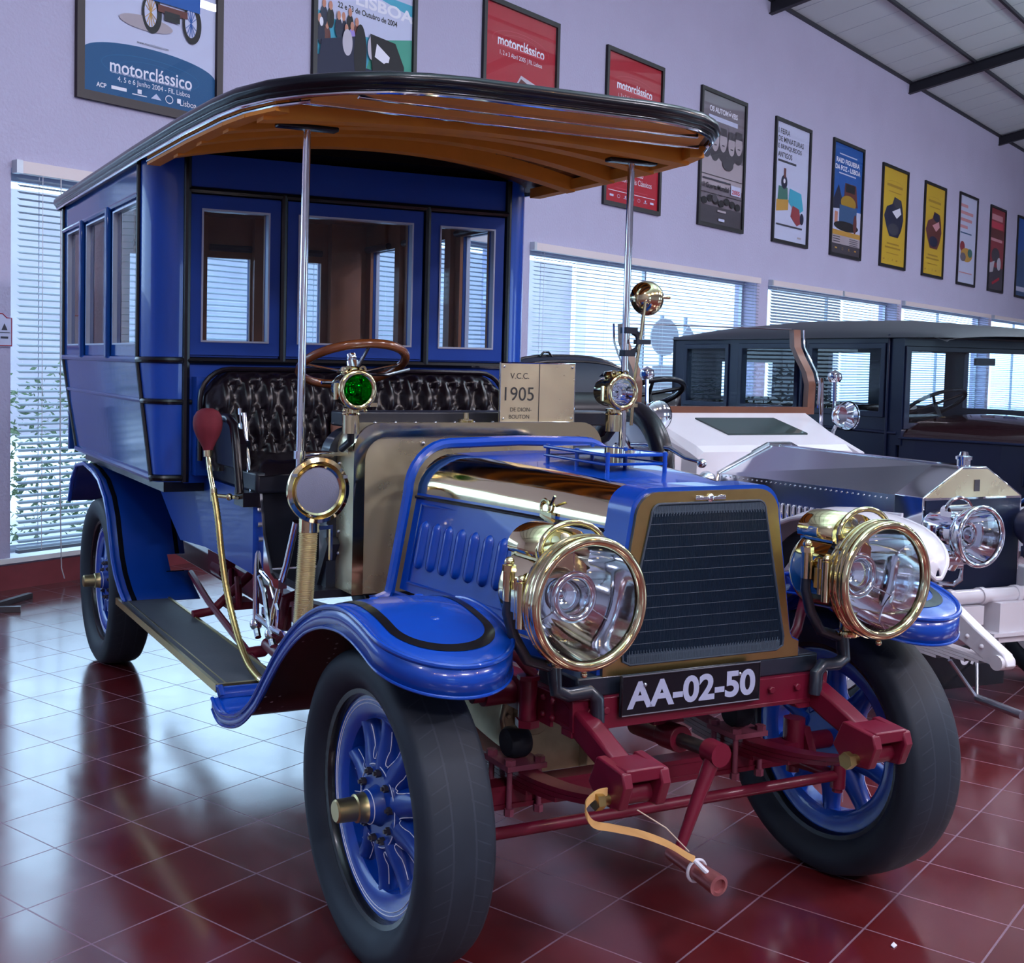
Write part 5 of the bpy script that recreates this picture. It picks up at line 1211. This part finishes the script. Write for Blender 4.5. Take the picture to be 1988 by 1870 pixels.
# --- steering
SW = Vector((-1.25, -.30, 1.436)); ax = Vector((-.39, 0, .92)).normalized()
m = MB(); m.torus(tuple(SW), .185, .0155, tuple(ax), 56, 12)
sw = part('steering_wheel', m, 'wheel_wood', bus, 'varnished wooden steering wheel', angle=80)
m = MB(); u = ax.orthogonal().normalized(); v = ax.cross(u); hub = SW - ax * .035
for k in range(4):
    a = pi / 4 + k * pi / 2; m.tube([hub, SW + (u * cos(a) + v * sin(a)) * .175], .006, 8)
m.cyl(hub - ax * .02, hub + ax * .045, .022, 16); m.lathe([(0, .03), (.016, .028), (.018, .01), (.012, 0)], tuple(hub + ax * .045), tuple(ax), 16); m.tube([hub, hub + Vector((.06, .10, -.0)), hub + Vector((.09, .17, .02))], .006, 8); m.tube([hub, hub + Vector((.05, -.08, -.03)), hub + Vector((.05, -.14, -.03))], .006, 8)
part('spokes', m, 'chrome', sw)
part('column', MB().cyl(hub, hub - ax * .70, .02, 14), 'steel_dark', sw)
m = MB(); m.bar((-.95, -.53, 1.145), (-.93, -.45, 1.15), .05, .012); m.cyl((-.93, -.61, 1.145), (-.94, -.52, 1.147), .009, 8)
# --- canopy poles
for s in (-1, 1):
    pl = part('canopy_pole', MB().cyl((-.935, s * .610, 1.00 if s < 0 else 1.06), (-.925, s * .606, 2.165), .0125, 16), 'chrome', bus)
    part('pole_collar', MB().cyl((-.935, s * .610, 1.045), (-.935, s * .610, 1.075), .017, 12), 'chrome', pl)
    part('pole_bracket', MB().cyl((-.935, s * .610, 1.14), (-.935, s * .610, 1.165), .019, 14).tube([(-.935, s * .610, 1.15), (-.94, s * .54, 1.152), (-.96, s * .49, 1.15)], .011, 10).bar((-.95, s * .55, 1.15), (-1.0, s * .46, 1.15), .045, .012), 'chrome', pl)
    part('pole_head', MB().box2((-.945, s * .606 - .10, 2.155), (-.905, s * .606 + .10, 2.170)), 'black', pl, bevel=.005)
# --- rear view mirror on the far pole
mr = part('mirror', MB().lathe([(0, .050), (.020, .047), (.038, .038), (.053, .021), (.0615, 0), (.0625, -.006), (.057, -.010)], (-.930, .697, 1.692), (1, -.25, .1), 40), 'brass', bus, 'round brass mirror back on the canopy pole')
part('mirror_glass', MB().lathe([(.058, -.008), (0, -.008)], (-.930, .697, 1.692), (1, -.25, .1), 36), 'chrome', mr)
m = MB(); m.tube([(-.90, .77, 1.695), (-.895, .70, 1.695), (-.895, .672, 1.692), (-.898, .664, 1.675), (-.905, .655, 1.56), (-.915, .640, 1.40), (-.92, .636, 1.24)], .0062, 10)
part('mirror_rod', m, 'brass', mr)
m = MB(); m.box((-.93, .622, 1.575), (.035, .05, .022)); m.box((-.93, .618, 1.495), (.035, .045, .022)); m.tube([(-.93, .635, 1.575), (-.92, .652, 1.56), (-.915, .655, 1.545)], .012, 8); m.tube([(-.93, .63, 1.495), (-.918, .65, 1.51), (-.912, .655, 1.53)], .010, 8); m.box((-.91, .665, 1.535), (.02, .06, .016))
part('mirror_clamp', m, 'black_iron', mr)

# --- strap hanging between shackle bolt and crank handle (a loose thing)
def W(*p): return tuple(car_to_world(*p))
st_ = thing('leather_strap', 'tan leather strap looped from the red spring bolt to the crank handle', 'strap', W(.47, -.44, 0), YAW)
def L(p): return (p[0] - .47, p[1] + .44, p[2])
cp = spline([Vector(p) for p in ((.485, -.43, .535), (.48, -.455, .530), (.475, -.478, .505), (.48, -.462, .468), (.47, -.40, .445), (.44, -.30, .405), (.41, -.20, .355), (.385, -.125, .307), (.375, -.095, .290))], 8)
m = MB(); m.grid([[L((p.x - .002, p.y, p.z + .0085)), L((p.x + .002, p.y, p.z + .0085)), L((p.x + .002, p.y, p.z - .0085)), L((p.x - .002, p.y, p.z - .0085))] for p in cp], close_v=True)
part('band', m, 'strap', st_, angle=60)
m = MB(); m.torus(L((.375, -.088, .262)), .0265, .004, (1, 0, -.06), 28, 8); m.tube([L((.40, -.115, .30)), L((.42, -.105, .285)), L((.43, -.09, .27)), L((.40, -.075, .25))], .006, 8)
part('buckle_end', m, 'white_matt', st_)
part('string', MB().tube([L((.50, -.36, .49)), L((.46, -.25, .42)), L((.42, -.15, .335))], .0016, 6), 'string', st_)
# ------------------------------------------------------------------ the white tourer parked beside it
WC = (-1.05, 2.54)
wc = thing('touring_car', 'white open touring car with polished aluminium bonnet and wood framed windscreen', 'car', tuple(car_to_world(WC[0], WC[1])), YAW - radians(3))
# local: radiator face x=0
def rsec(h, zs, zt, zb): return [(-h, zb), (h, zb), (h, zs), (.07, zt), (-.07, zt), (-h, zs)]
rd = part('radiator_shell', MB().prism(rsec(.285, .917, 1.045, .50), lambda a, b: (0, a, b), lambda a, b: (-.16, a, b)), 'chrome', wc, 'polished pointed radiator shell', bevel=.004)
part('radiator_core', MB().box2((-.01, -.272, .505), (.004, .272, .905)), 'saloon_paint', rd, smooth=False)
part('pediment', MB().prism([(-.27, .915), (.27, .915), (.07, 1.035), (-.07, 1.035)], lambda a, b: (.001, a, b), lambda a, b: (.005, a, b)), 'brass_panel', rd, smooth=False)
part('filler_cap', MB().lathe([(.028, 0), (.028, .03), (.034, .032), (.034, .045), (.02, .05), (.016, .065), (0, .068)], (-.06, 0, 1.04), (0, 0, 1), 20), 'chrome', rd)
m = MB(); m.box((.006, .01, .965), (.004, .03, .05)); part('badge', m, 'steel_dark', rd)
b0, b1 = rsec(.283, .912, 1.04, .55), rsec(.385, .905, 1.045, .55)
m = MB(); m.grid([[(-.16, y, z) for y, z in b0[2:6]], [(-1.25, y, z) for y, z in b1[2:6]]])
bn = part('bonnet_top', m, 'bonnet_alu', wc, smooth=False, solid=.003)
for s in (-1, 1):
    part('bonnet_side', MB().grid([[(-.16, s * .283, .912), (-.16, s * .283, .55)], [(-1.25, s * .385, .905), (-1.25, s * .385, .55)]]), 'bonnet_alu', bn, smooth=False, solid=.003)
    m = MB()
    for k in range(22):
        X = -.40 - .036 * k; y = .283 + .102 * (-.16 - X) / 1.09 + .004; m.tube([(X, s * y, .80), (X, s * (y + .006), .79), (X, s * (y + .006), .62), (X, s * y, .60)], .007, 6)
    part('louvre', m, 'chrome', bn)
    m = MB()
    for k in range(34): X = -.20 - .031 * k; m.sphere((X, s * (.283 + .102 * (-.16 - X) / 1.09 + .002), .895), .005, 6, 4)
    part('rivet', m, 'chrome', bn)
m = MB()
for sg in (-1, 1): m.tube([(-1.255, sg * .388, .70), (-1.255, sg * .388, .908), (-1.255, sg * .07, 1.052)], .014, 8)
m.tube([(-1.255, -.07, 1.052), (-1.255, .07, 1.052)], .014, 8); m.tube([(-.2, 0, 1.043), (-1.25, 0, 1.048)], .006, 6)
part('bonnet_edge', m, 'chrome', bn)
# scuttle, sloping up to the windscreen
s0 = [(-1.25, -.52, .50), (-1.25, -.52, .985), (-1.25, -.48, 1.015), (-1.25, .48, 1.015), (-1.25, .52, .985), (-1.25, .52, .50)]
s1 = [(-1.30, -.53, .50), (-1.30, -.53, 1.01), (-1.30, -.49, 1.045), (-1.30, .49, 1.045), (-1.30, .53, 1.01), (-1.30, .53, .50)]
s2 = [(-1.75, -.60, .50), (-1.75, -.60, 1.16), (-1.75, -.56, 1.215), (-1.75, .56, 1.215), (-1.75, .60, 1.16), (-1.75, .60, .50)]
m = MB().grid([s0, s1, s2]); m.add(s0, [tuple(range(6))])
sc = part('scuttle', m, 'white_paint', wc, smooth=False)
m = MB(); m.add([(-1.42, -.20, 1.100), (-1.42, .33, 1.100), (-1.62, .26, 1.174), (-1.62, -.27, 1.174), (-1.42, -.20, 1.09), (-1.42, .33, 1.09), (-1.62, .26, 1.16), (-1.62, -.27, 1.16)], [(0, 1, 2, 3), (4, 7, 6, 5), (0, 4, 5, 1), (1, 5, 6, 2), (2, 6, 7, 3), (3, 7, 4, 0)])
part('scuttle_window', m, 'scuttle_glass', sc, smooth=False)
m = MB(); m.lathe([(0, .045), (.03, .04), (.05, .02), (.055, 0)], (-1.25, -.46, .865), (1, 0, 0), 24); part('horn_grille', m, 'steel', sc)
part('chassis_number_plate', MB().box2((-1.248, .30, .93), (-1.244, .42, .955)), 'steel_dark', sc, smooth=False)
# windscreen
WS = [(-1.72, 1.225), (-1.715, 1.36), (-1.74, 1.43), (-1.81, 1.52), (-1.85, 1.58), (-1.86, 1.68)]
hwid = .565
ws = part('windscreen', MB().grid([[(X, -hwid, z), (X, hwid, z)] for X, z in WS]), 'pane', wc)
m = MB()
for s in (-1, 1): m.grid([[(X + .02, s * (hwid - .0), z), (X + .02, s * (hwid + .05), z), (X - .02, s * (hwid + .05), z), (X - .02, s * hwid, z)] for X, z in WS], close_v=True)
m.box2((-1.745, -hwid - .05, 1.19), (-1.70, hwid + .05, 1.232))
part('wood_frame', m, 'wood_dark', ws, angle=50)
m = MB()
for s in (-1, 1): m.tube([(-1.70, s * .675, .95), (-1.71, s * .675, 1.25), (-1.715, s * .675, 1.40)], .011, 8); m.tube([(X + .002, s * .655, z) for X, z in WS], .006, 6)
m.tube([(-1.86, -hwid, 1.682), (-1.86, hwid, 1.682)], .004, 6)
part('stanchion', m, 'chrome', ws)
for s, lb in ((-1, 'spot lamp left of the scuttle'), (1, 'spot lamp right of the scuttle')):
    y = s * .635 + .04; X = -1.50
    sp = part('spot_lamp', MB().lathe([(0, -.09), (.04, -.08), (.07, -.045), (.082, 0), (.084, .01)], (X, y, 1.19), (1, 0, 0), 30), 'chrome', wc, lb)
    part('lens', MB().lathe([(.080, .01), (.05, .03), (0, .038)] if s < 0 else [(.080, .008), (0, .014)], (X, y, 1.19), (1, 0, 0), 30), 'chrome' if s < 0 else 'lens', sp)
    if s > 0: part('reflector', MB().lathe([(.078, .0), (.05, -.05), (0, -.07)], (X, y, 1.19), (1, 0, 0), 24), 'reflector', sp)
    part('stalk', MB().tube([(X - .06, y, 1.17), (X - .10, y, 1.10), (X - .12, y - s * .02, .95)], .012, 8).tube([(X - .10, y + s * .0, 1.15), (X - .11, y, 1.40)], .010, 8).lathe([(.03, 0), (.04, .02), (.035, .05), (.0, .07)], (X - .11, y, 1.38), (0, 0, 1), 16), 'chrome', sp)
# body sides, seats and folded hood behind
for s in (-1, 1):
    m = MB(); m.prism([(-1.30, .35), (-1.30, 1.0), (-1.75, 1.16), (-1.95, 1.05), (-2.6, 1.02), (-2.9, 1.10), (-3.6, 1.12), (-4.1, 1.05), (-4.1, .35)], lambda a, b: (a, s * .62, b), lambda a, b: (a, s * .58, b))
    part('body_side', m, 'white_paint', wc, smooth=False)
part('body_tail', MB().box2((-4.12, -.6, .35), (-4.05, .6, 1.06)), 'white_paint', wc, bevel=.02)
for x0 in (-2.45, -3.35):
    st = part('seat', MB().box2((x0 - .5, -.56, .55), (x0 + .05, .56, .78)), 'leather', wc, bevel=.05)
    part('seat_back', MB().grid([[(x0 - .38 - .16 * q - .05 * sin(pi * q), y, .75 + .52 * q) for q in (0, .25, .5, .75, 1)] for y in (-.57, -.52, -.3, 0, .3, .52, .57)]), 'leather', st, solid=.12)
m = MB(); rr = []
for i in range(17):
    y = -.62 + 1.24 * i / 16; k = (1 - (abs(y) / .63) ** 3) ** .5 if abs(y) < .629 else 0
    rr.append([(-3.55 - .30 * cos(q), y, 1.15 + .35 * k * sin(q)) for q in [pi * j / 10 for j in range(11)]])
hd = part('folded_hood', m.grid(rr), 'hood_cloth', wc, 'folded dark cloth hood', solid=.02)
m = MB()
for q in (1.1, 1.5): m.tube([(-3.55 + .30 * cos(q), y, 1.158 + .35 * sin(q) * (1 - (abs(y) / .63) ** 3) ** .5) for y in [-.6 + .1 * j for j in range(13)]], .012, 8)
m.tube([(-3.5, -.2, 1.50), (-3.5, -.17, 1.53), (-3.5, -.13, 1.53), (-3.5, -.10, 1.50)], .008, 8)
part('hood_bow', m, 'black', hd)
part('hood_cover', MB().box2((-3.0, -.67, 1.00), (-2.75, -.60, 1.22)).box2((-3.9, -.63, .98), (-2.9, -.60, 1.16)), 'saloon_roof', hd, bevel=.02)
m = MB(); a_ = Vector((-.45, 0, .9)).normalized(); c_ = Vector((-2.05, -.28, 1.29)); m.torus(tuple(c_), .20, .016, tuple(a_), 44, 10)
s_ = part('steering_wheel', m, 'black', wc)
m = MB(); u = a_.orthogonal().normalized(); v = a_.cross(u)
for k in range(4): m.cyl(c_, c_ + (u * cos(k * pi / 2 + .4) + v * sin(k * pi / 2 + .4)) * .20, .011, 8)
m.cyl(c_, c_ - a_ * .5, .016, 10); part('steering_column', m, 'black', s_)
# spare wheel on the right running board
sx, sy, sz = -1.56, -.72, .905
spw = part('spare_wheel', MB().lathe([(0, -.03), (.09, -.028), (.25, -.02), (.25, .02), (0, .02)], (sx, sy, sz), (0, 1, 0), 40), 'white_paint', wc, 'spare wheel with white disc')
part('tyre', MB().torus((sx, sy, sz), .305, .058, (0, 1, 0), 48, 14), 'leather', spw)
part('wing_nut', MB().cyl((sx, sy - .05, sz), (sx, sy - .09, sz), .03, 14).bar((sx - .06, sy - .085, sz + .05), (sx + .06, sy - .085, sz - .05), .02, .02), 'chrome', spw)
m = MB(); m.tube([(-1.02, -.66, .985), (-1.10, -.70, 1.0), (-1.20, -.72, 1.04), (-1.35, -.76, 1.045), (-1.46, -.78, 1.04)], [.012, .010, .013, .016, .014], 10); m.sphere((-1.02, -.66, .98), .024, 12, 8); m.cyl((-1.46, -.84, 1.11), (-1.46, -.74, .98), .012, 8); m.torus((-1.50, -.80, .97), .075, .014, (.6, .5, .4), 24, 8, mi=0)
part('outside_handle', m, 'chrome', wc)
# wheels, mudguards and front end
for X in (-.10, -3.2):
    for s in (-1, 1):
        w2 = part('front_wheel' if X > -1 else 'rear_wheel', MB().lathe([(.30, -.03), (.30, .03), (.27, .03), (.27, -.03), (.30, -.03)], (X, s * .68, .40), (0, 1, 0), 40).lathe([(0, .06), (.05, .06), (.08, .03), (.08, -.03), (0, -.06)], (X, s * .68, .40), (0, 1, 0), 24), 'white_paint', wc)
        m = MB()
        for k in range(12): a = pi * k / 6; m.cyl((X + .06 * cos(a), s * .68, .40 + .06 * sin(a)), (X + .28 * cos(a), s * .68, .40 + .28 * sin(a)), .014, 8)
        part('spokes', m, 'white_paint', w2)
        part('tyre', MB().torus((X, s * .68, .40), .35, .052, (0, 1, 0), 48, 14), 'rubber', w2)
for s in (-1, 1):
    PF = [(-.78, .42), (-.70, .48), (-.62, .55), (-.54, .63), (-.46, .70), (-.37, .768), (-.28, .82), (-.19, .855), (-.10, .875), (0, .885), (.08, .885), (.15, .875), (.22, .86), (.28, .84), (.34, .812), (.38, .79), (.41, .768), (.43, .748), (.442, .73), (.447, .715), (.449, .705)]
    rr = []
    for X, z in PF:
        h = .155 * (1 if X < .2 else sqrt(max(.0, 1 - ((X - .2) / .25) ** 2))); rr.append([(X, s * .66 + h * (2 * k / 10 - 1), z - .035 * (2 * k / 10 - 1) ** 2) for k in range(11)])
    wm = part('front_mudguard', MB().grid(rr), 'white_paint', wc, solid=.006)
    part('mudguard_bead', MB().tube([r[0] for r in rr] + [r[-1] for r in rr[::-1]], .010, 8, True), 'white_paint', wm)
    part('splash_guard', MB().prism([(-.78, .42), (-.46, .69), (-.10, .86), (.10, .87), (.10, .70), (-.3, .60), (-.6, .40)], lambda a, b: (a, s * .50, b), lambda a, b: (a, s * .49, b)), 'white_matt', wm, smooth=False)
    PR = [(-2.75, .42), (-2.85, .65), (-3.0, .82), (-3.2, .88), (-3.45, .84), (-3.65, .68)]
    part('rear_mudguard', MB().grid([[(X, s * (.56 + .26 * k / 6), z) for k in range(7)] for X, z in PR]), 'white_paint', wc, solid=.006)
    di = part('dumb_iron', MB().prism([(-.05, .60), (.22, .545), (.38, .45), (.52, .375), (.54, .33), (.48, .31), (.34, .375), (.15, .45), (-.05, .48)], lambda a, b: (a, s * .335, b), lambda a, b: (a, s * .385, b)), 'white_paint', wc, bevel=.006)
    m = MB()
    for X, z in ((.12, .50), (.24, .46), (.30, .43), (.35, .41), (.42, .385)): m.sphere((X, s * .386 if s > 0 else -.386, z), .010, 8, 5)
    m.cyl((.50, s * .33, .34), (.50, s * .40, .34), .03, 16); part('rivet', m, 'white_paint', di)
    m = MB()
    for lv in range(5):
        xs = [-.55 + lv * .1 + (1.03 - lv * .17) * i / 12 for i in range(13)]; f = lambda x: .355 - lv * .013 - .02 * ((x + .02) / .5) ** 2
        m.grid([[(x, s * .36 - .026, f(x)), (x, s * .36 + .026, f(x)), (x, s * .36 + .026, f(x) - .012), (x, s * .36 - .026, f(x) - .012)] for x in xs], close_v=True)
    part('leaf_spring', m, 'white_paint', wc)
m = MB(); m.cyl((.06, -.40, .495), (.06, .40, .495), .032, 16)
for y in (-.30, -.18, .0, .2, .3): m.cyl((.06, y - .012, .495), (.06, y + .012, .495), .038, 16)
m.box2((-.02, -.20, .38), (.10, -.02, .46)); m.box2((.0, .05, .30), (.12, .22, .47)); m.cyl((-.10, -.6, .40), (-.10, .6, .40), .035, 12); m.box2((-.06, .0, .33), (.14, .30, .345)); m.cyl((.02, -.28, .42), (.02, .28, .42), .016, 10)
part('front_cross_tube', m, 'white_paint', wc)
for s in (-1, 1):
    c = (0, s * .255 + (0 if s < 0 else .02), .79)
    hl = part('headlamp', MB().lathe([(0, .02), (.07, .03), (.09, .06), (.09, .20), (.108, .215), (.122, .25), (.126, .27)], c, (1, 0, 0), 36), 'chrome', wc)
    part('lamp_rim', MB().torus((.275, c[1], c[2]), .118, .010, (1, 0, 0), 44, 10), 'chrome', hl)
    part('lens', MB().lathe([(.112, .275), (.06, .29), (0, .295)], c, (1, 0, 0), 36), 'lens', hl)
    part('reflector', MB().lathe([(.110, .265), (.085, .20), (.05, .16), (0, .14)], c, (1, 0, 0), 32), 'reflector', hl)
    part('inner_lens', MB().torus((.22, c[1] - .02, c[2]), .05, .008, (1, 0, 0), 30, 8), 'chrome', hl)
    m = MB(); m.tube([(.16, c[1] - .07 * cos(a), c[2] + .09 + .055 * sin(a)) for a in [pi * k / 12 for k in range(13)]], .008, 8); m.cyl((.15, c[1] - .06, c[2] + .085), (.15, c[1] + .06, c[2] + .085), .03, 14); m.box2((.10, c[1] - .10, c[2] - .125), (.20, c[1] + .10, c[2] - .08)); m.cyl((.15, c[1] - .03, c[2] - .14), (.20, c[1] - .03, c[2] - .06), .03, 14)
    m.tube([(.13, c[1] - .105, c[2] + .03), (.13, c[1] - .105, c[2] - .12), (.13, c[1] - .08, c[2] - .145), (.13, c[1] + .06, c[2] - .145), (.13, c[1] + .06, c[2] - .20), (.12, c[1] + .03, c[2] - .225), (.06, c[1] - .02, c[2] - .225)], .012, 8)
    part('lamp_bracket', m, 'chrome', hl)
wp = part('number_plate', MB().box2((.10, -.37, .12), (.11, .10, .30)), 'black', wc, 'dark number plate half hidden under the white dumb iron', smooth=False)
vs, fs = text_faces('07', .11, .07, .03); m = MB(); m.add([(.1105, -.10 + a, .25 + b) for a, b in vs], fs); part('characters', m, 'white_matt', wp, smooth=False)
m = MB(); m.cyl((.20, -.15, .10), (.42, -.15, .09), .018, 14); m.tube([(.19, -.30, .27), (.20, -.15, .10)], .008, 8); m.tube([(.10, -.05, .26), (.2, -.15, .10)], .007, 8)
part('starting_crank', m, 'steel', wc)

# ------------------------------------------------------------------ the dark saloon behind it
SA = (-3.33, 5.40)
sa = thing('saloon_car', 'large dark blue closed saloon car parked behind the white tourer', 'car', tuple(car_to_world(SA[0], SA[1])), YAW)
m = MB()
SWN = [(-.80, -.17, 1.17, 1.60), (-1.55, -.98, 1.17, 1.60), (-2.22, -1.75, 1.17, 1.60)]
for s in (-1, 1): holed(m, [-2.42, -.02], [.45, 1.70], SWN, lambda a, b, c: (a, s * (.80 - c), b), .04)
holed(m, [-.80, .80], [.45, 1.70], [(-.30, .30, 1.2, 1.5)], lambda a, b, c: (-2.42 + c, a, b), .04)
holed(m, [-.80, .80], [.95, 1.70], [(-.74, .74, 1.10, 1.585)], lambda a, b, c: (-.02 + c, a, b), .04)
sb = part('cabin', m, 'saloon_paint', sa, smooth=False)
rr = []
for X, d, e in ((.34, .0, .05), (.26, .02, .02), (0, .05, 0), (-.6, .10, 0), (-1.4, .11, 0), (-2.1, .07, 0), (-2.40, .02, .0), (-2.46, -.05, .06)):
    rr.append([(X, (.83 - e) * cos(a), 1.675 + (d + .05) * sin(a) - (.03 if X > .3 else 0)) for a in [pi * k / 14 for k in range(15)]])
m = MB().grid(rr); m.grid([[(p[0], p[1], 1.672) for p in (r[0], r[-1])] for r in rr]); part('roof', m, 'saloon_roof', sb, angle=70)
m = MB()
for s in (-1, 1):
    for (a, b, c, d) in SWN: holed(m, [a - .04, b + .04], [c - .04, d + .04], [(a, b, c, d)], lambda u, v, k: (u, s * (.812 - k), v), .02)
    m.tube([(-.02, s * .80, 1.03), (-2.4, s * .80, 1.05)], .012, 8); m.tube([(-.10, s * .81, .5), (-.10, s * .81, 1.70)], .010, 8); m.tube([(-.90, s * .81, .5), (-.90, s * .81, 1.66)], .010, 8)
holed(m, [-.79, .79], [1.06, 1.62], [(-.74, .74, 1.10, 1.585)], lambda u, v, k: (.03 - k, u, v), .03)
part('window_frame', m, 'saloon_paint', sb, bevel=.004)
for s in (-1, 1):
    for (a, b, c, d) in SWN: part('window_pane', MB().box2((a - .004, s * .785, c - .004), (b + .004, s * .780, d + .004)), 'pane', sb, smooth=False)
part('windscreen', MB().box2((.0, -.745, 1.095), (.005, .745, 1.59)), 'pane', sb, smooth=False)
m = MB(); rr = []
for X, h, z in ((.0, .79, 1.13), (.10, .76, 1.13), (.30, .68, 1.12), (.60, .56, 1.10), (1.2, .46, 1.07), (1.75, .40, 1.05)):
    rr.append([(X, h * cos(a), 1.0 + (z - 1.0 + .03) * sin(a) ** .8) for a in [pi * k / 20 for k in range(21)]])
m.grid(rr); bo = part('bonnet', m, 'saloon_brown', sa, angle=60)
m = MB()
for s in (-1, 1): m.grid([[(r[0][0], s * r[0][1], 1.0), (r[0][0], s * r[0][1], .45)] for r in rr])
m.add([(1.75, -.40, .45), (1.75, .40, .45), (1.75, .40, 1.0), (1.75, -.40, 1.0)], [(0, 1, 2, 3)])
part('bonnet_side', m, 'saloon_paint', bo, smooth=False)
m = MB()
for s in (-1, 1):
    for k in range(22): X = .75 + .035 * k; y = .56 - .10 * (X - .6) / .6 + .004; m.box((X, s * y, .82), (.014, .014, .16))
    m.tube([(r[0][0], s * (abs(r[0][1]) + .006), 1.0) for r in rr], .010, 8)
part('louvre', m, 'saloon_paint', bo, bevel=.003)
m = MB(); c_ = Vector((-.25, -.28 + .1, 1.22)); a_ = Vector((-.5, 0, .85)).normalized(); m.torus(tuple(c_), .21, .014, tuple(a_), 40, 8); u = a_.orthogonal().normalized(); v = a_.cross(u)
for k in range(4): m.cyl(c_, c_ + (u * cos(k * pi / 2) + v * sin(k * pi / 2)) * .2, .010, 8)
m.cyl(c_, c_ - a_ * .45, .014, 8); part('steering_wheel', m, 'black', sa)
for x0 in (-.75, -1.75):
    part('seat', MB().box2((x0 - .5, -.70, .55), (x0, .70, .85)).box2((x0 - .55, -.70, .6), (x0 - .40, .70, 1.18)), 'leather', sa, bevel=.04)
part('rear_view_mirror', MB().box2((-.05, -.05, 1.50), (-.03, .14, 1.55)), 'black', sa)
for X in (1.35, -1.9):
    for s in (-1, 1):
        w2 = part('wheel', MB().lathe([(0, .05), (.08, .04), (.27, .03), (.27, -.03), (0, -.04)], (X, s * .70, .38), (0, 1, 0), 36), 'saloon_paint', sa)
        part('tyre', MB().torus((X, s * .70, .38), .32, .065, (0, 1, 0), 44, 12), 'rubber', w2)
for s in (-1, 1):
    PF = [(.35, .40), (.75, .50), (.95, .68), (1.12, .80), (1.35, .85), (1.6, .82), (1.8, .70), (1.86, .58)]
    part('mudguard', MB().grid([[(X, s * (.48 + .38 * k / 8), z - .03 * (k / 8) ** 2) for k in range(9)] for X, z in PF]), 'saloon_paint', sa, solid=.01)
    part('mudguard_line', MB().tube([(X, s * .865, z - .026) for X, z in PF], .012, 8), 'side_blue', sa)
    PR = [(-1.4, .40), (-1.55, .68), (-1.75, .80), (-1.95, .82), (-2.2, .74), (-2.4, .5)]
    part('mudguard', MB().grid([[(X, s * (.60 + .28 * k / 8), z) for k in range(9)] for X, z in PR]), 'saloon_paint', sa, solid=.01)
    part('running_board', MB().box2((-1.4, s * .62, .36), (.4, s * .88, .40)), 'rubber', sa)

t = thing('paper_scrap', 'tiny white paper scrap on the red floor tiles, lower right', 'scrap', tuple(car_to_world(0.445, 0.488, .001)))
m = MB(); m.add([(-.011, -.004, 0), (.009, -.006, 0), (.012, .004, .004), (-.006, .005, .002), (-.011, -.004, .0015), (.009, -.006, .0015), (.012, .004, .0055), (-.006, .005, .0035)], [(0, 3, 2, 1), (4, 5, 6, 7), (0, 1, 5, 4), (1, 2, 6, 5), (2, 3, 7, 6), (3, 0, 4, 7)])
part('paper', m, 'white_matt', t, smooth=False)
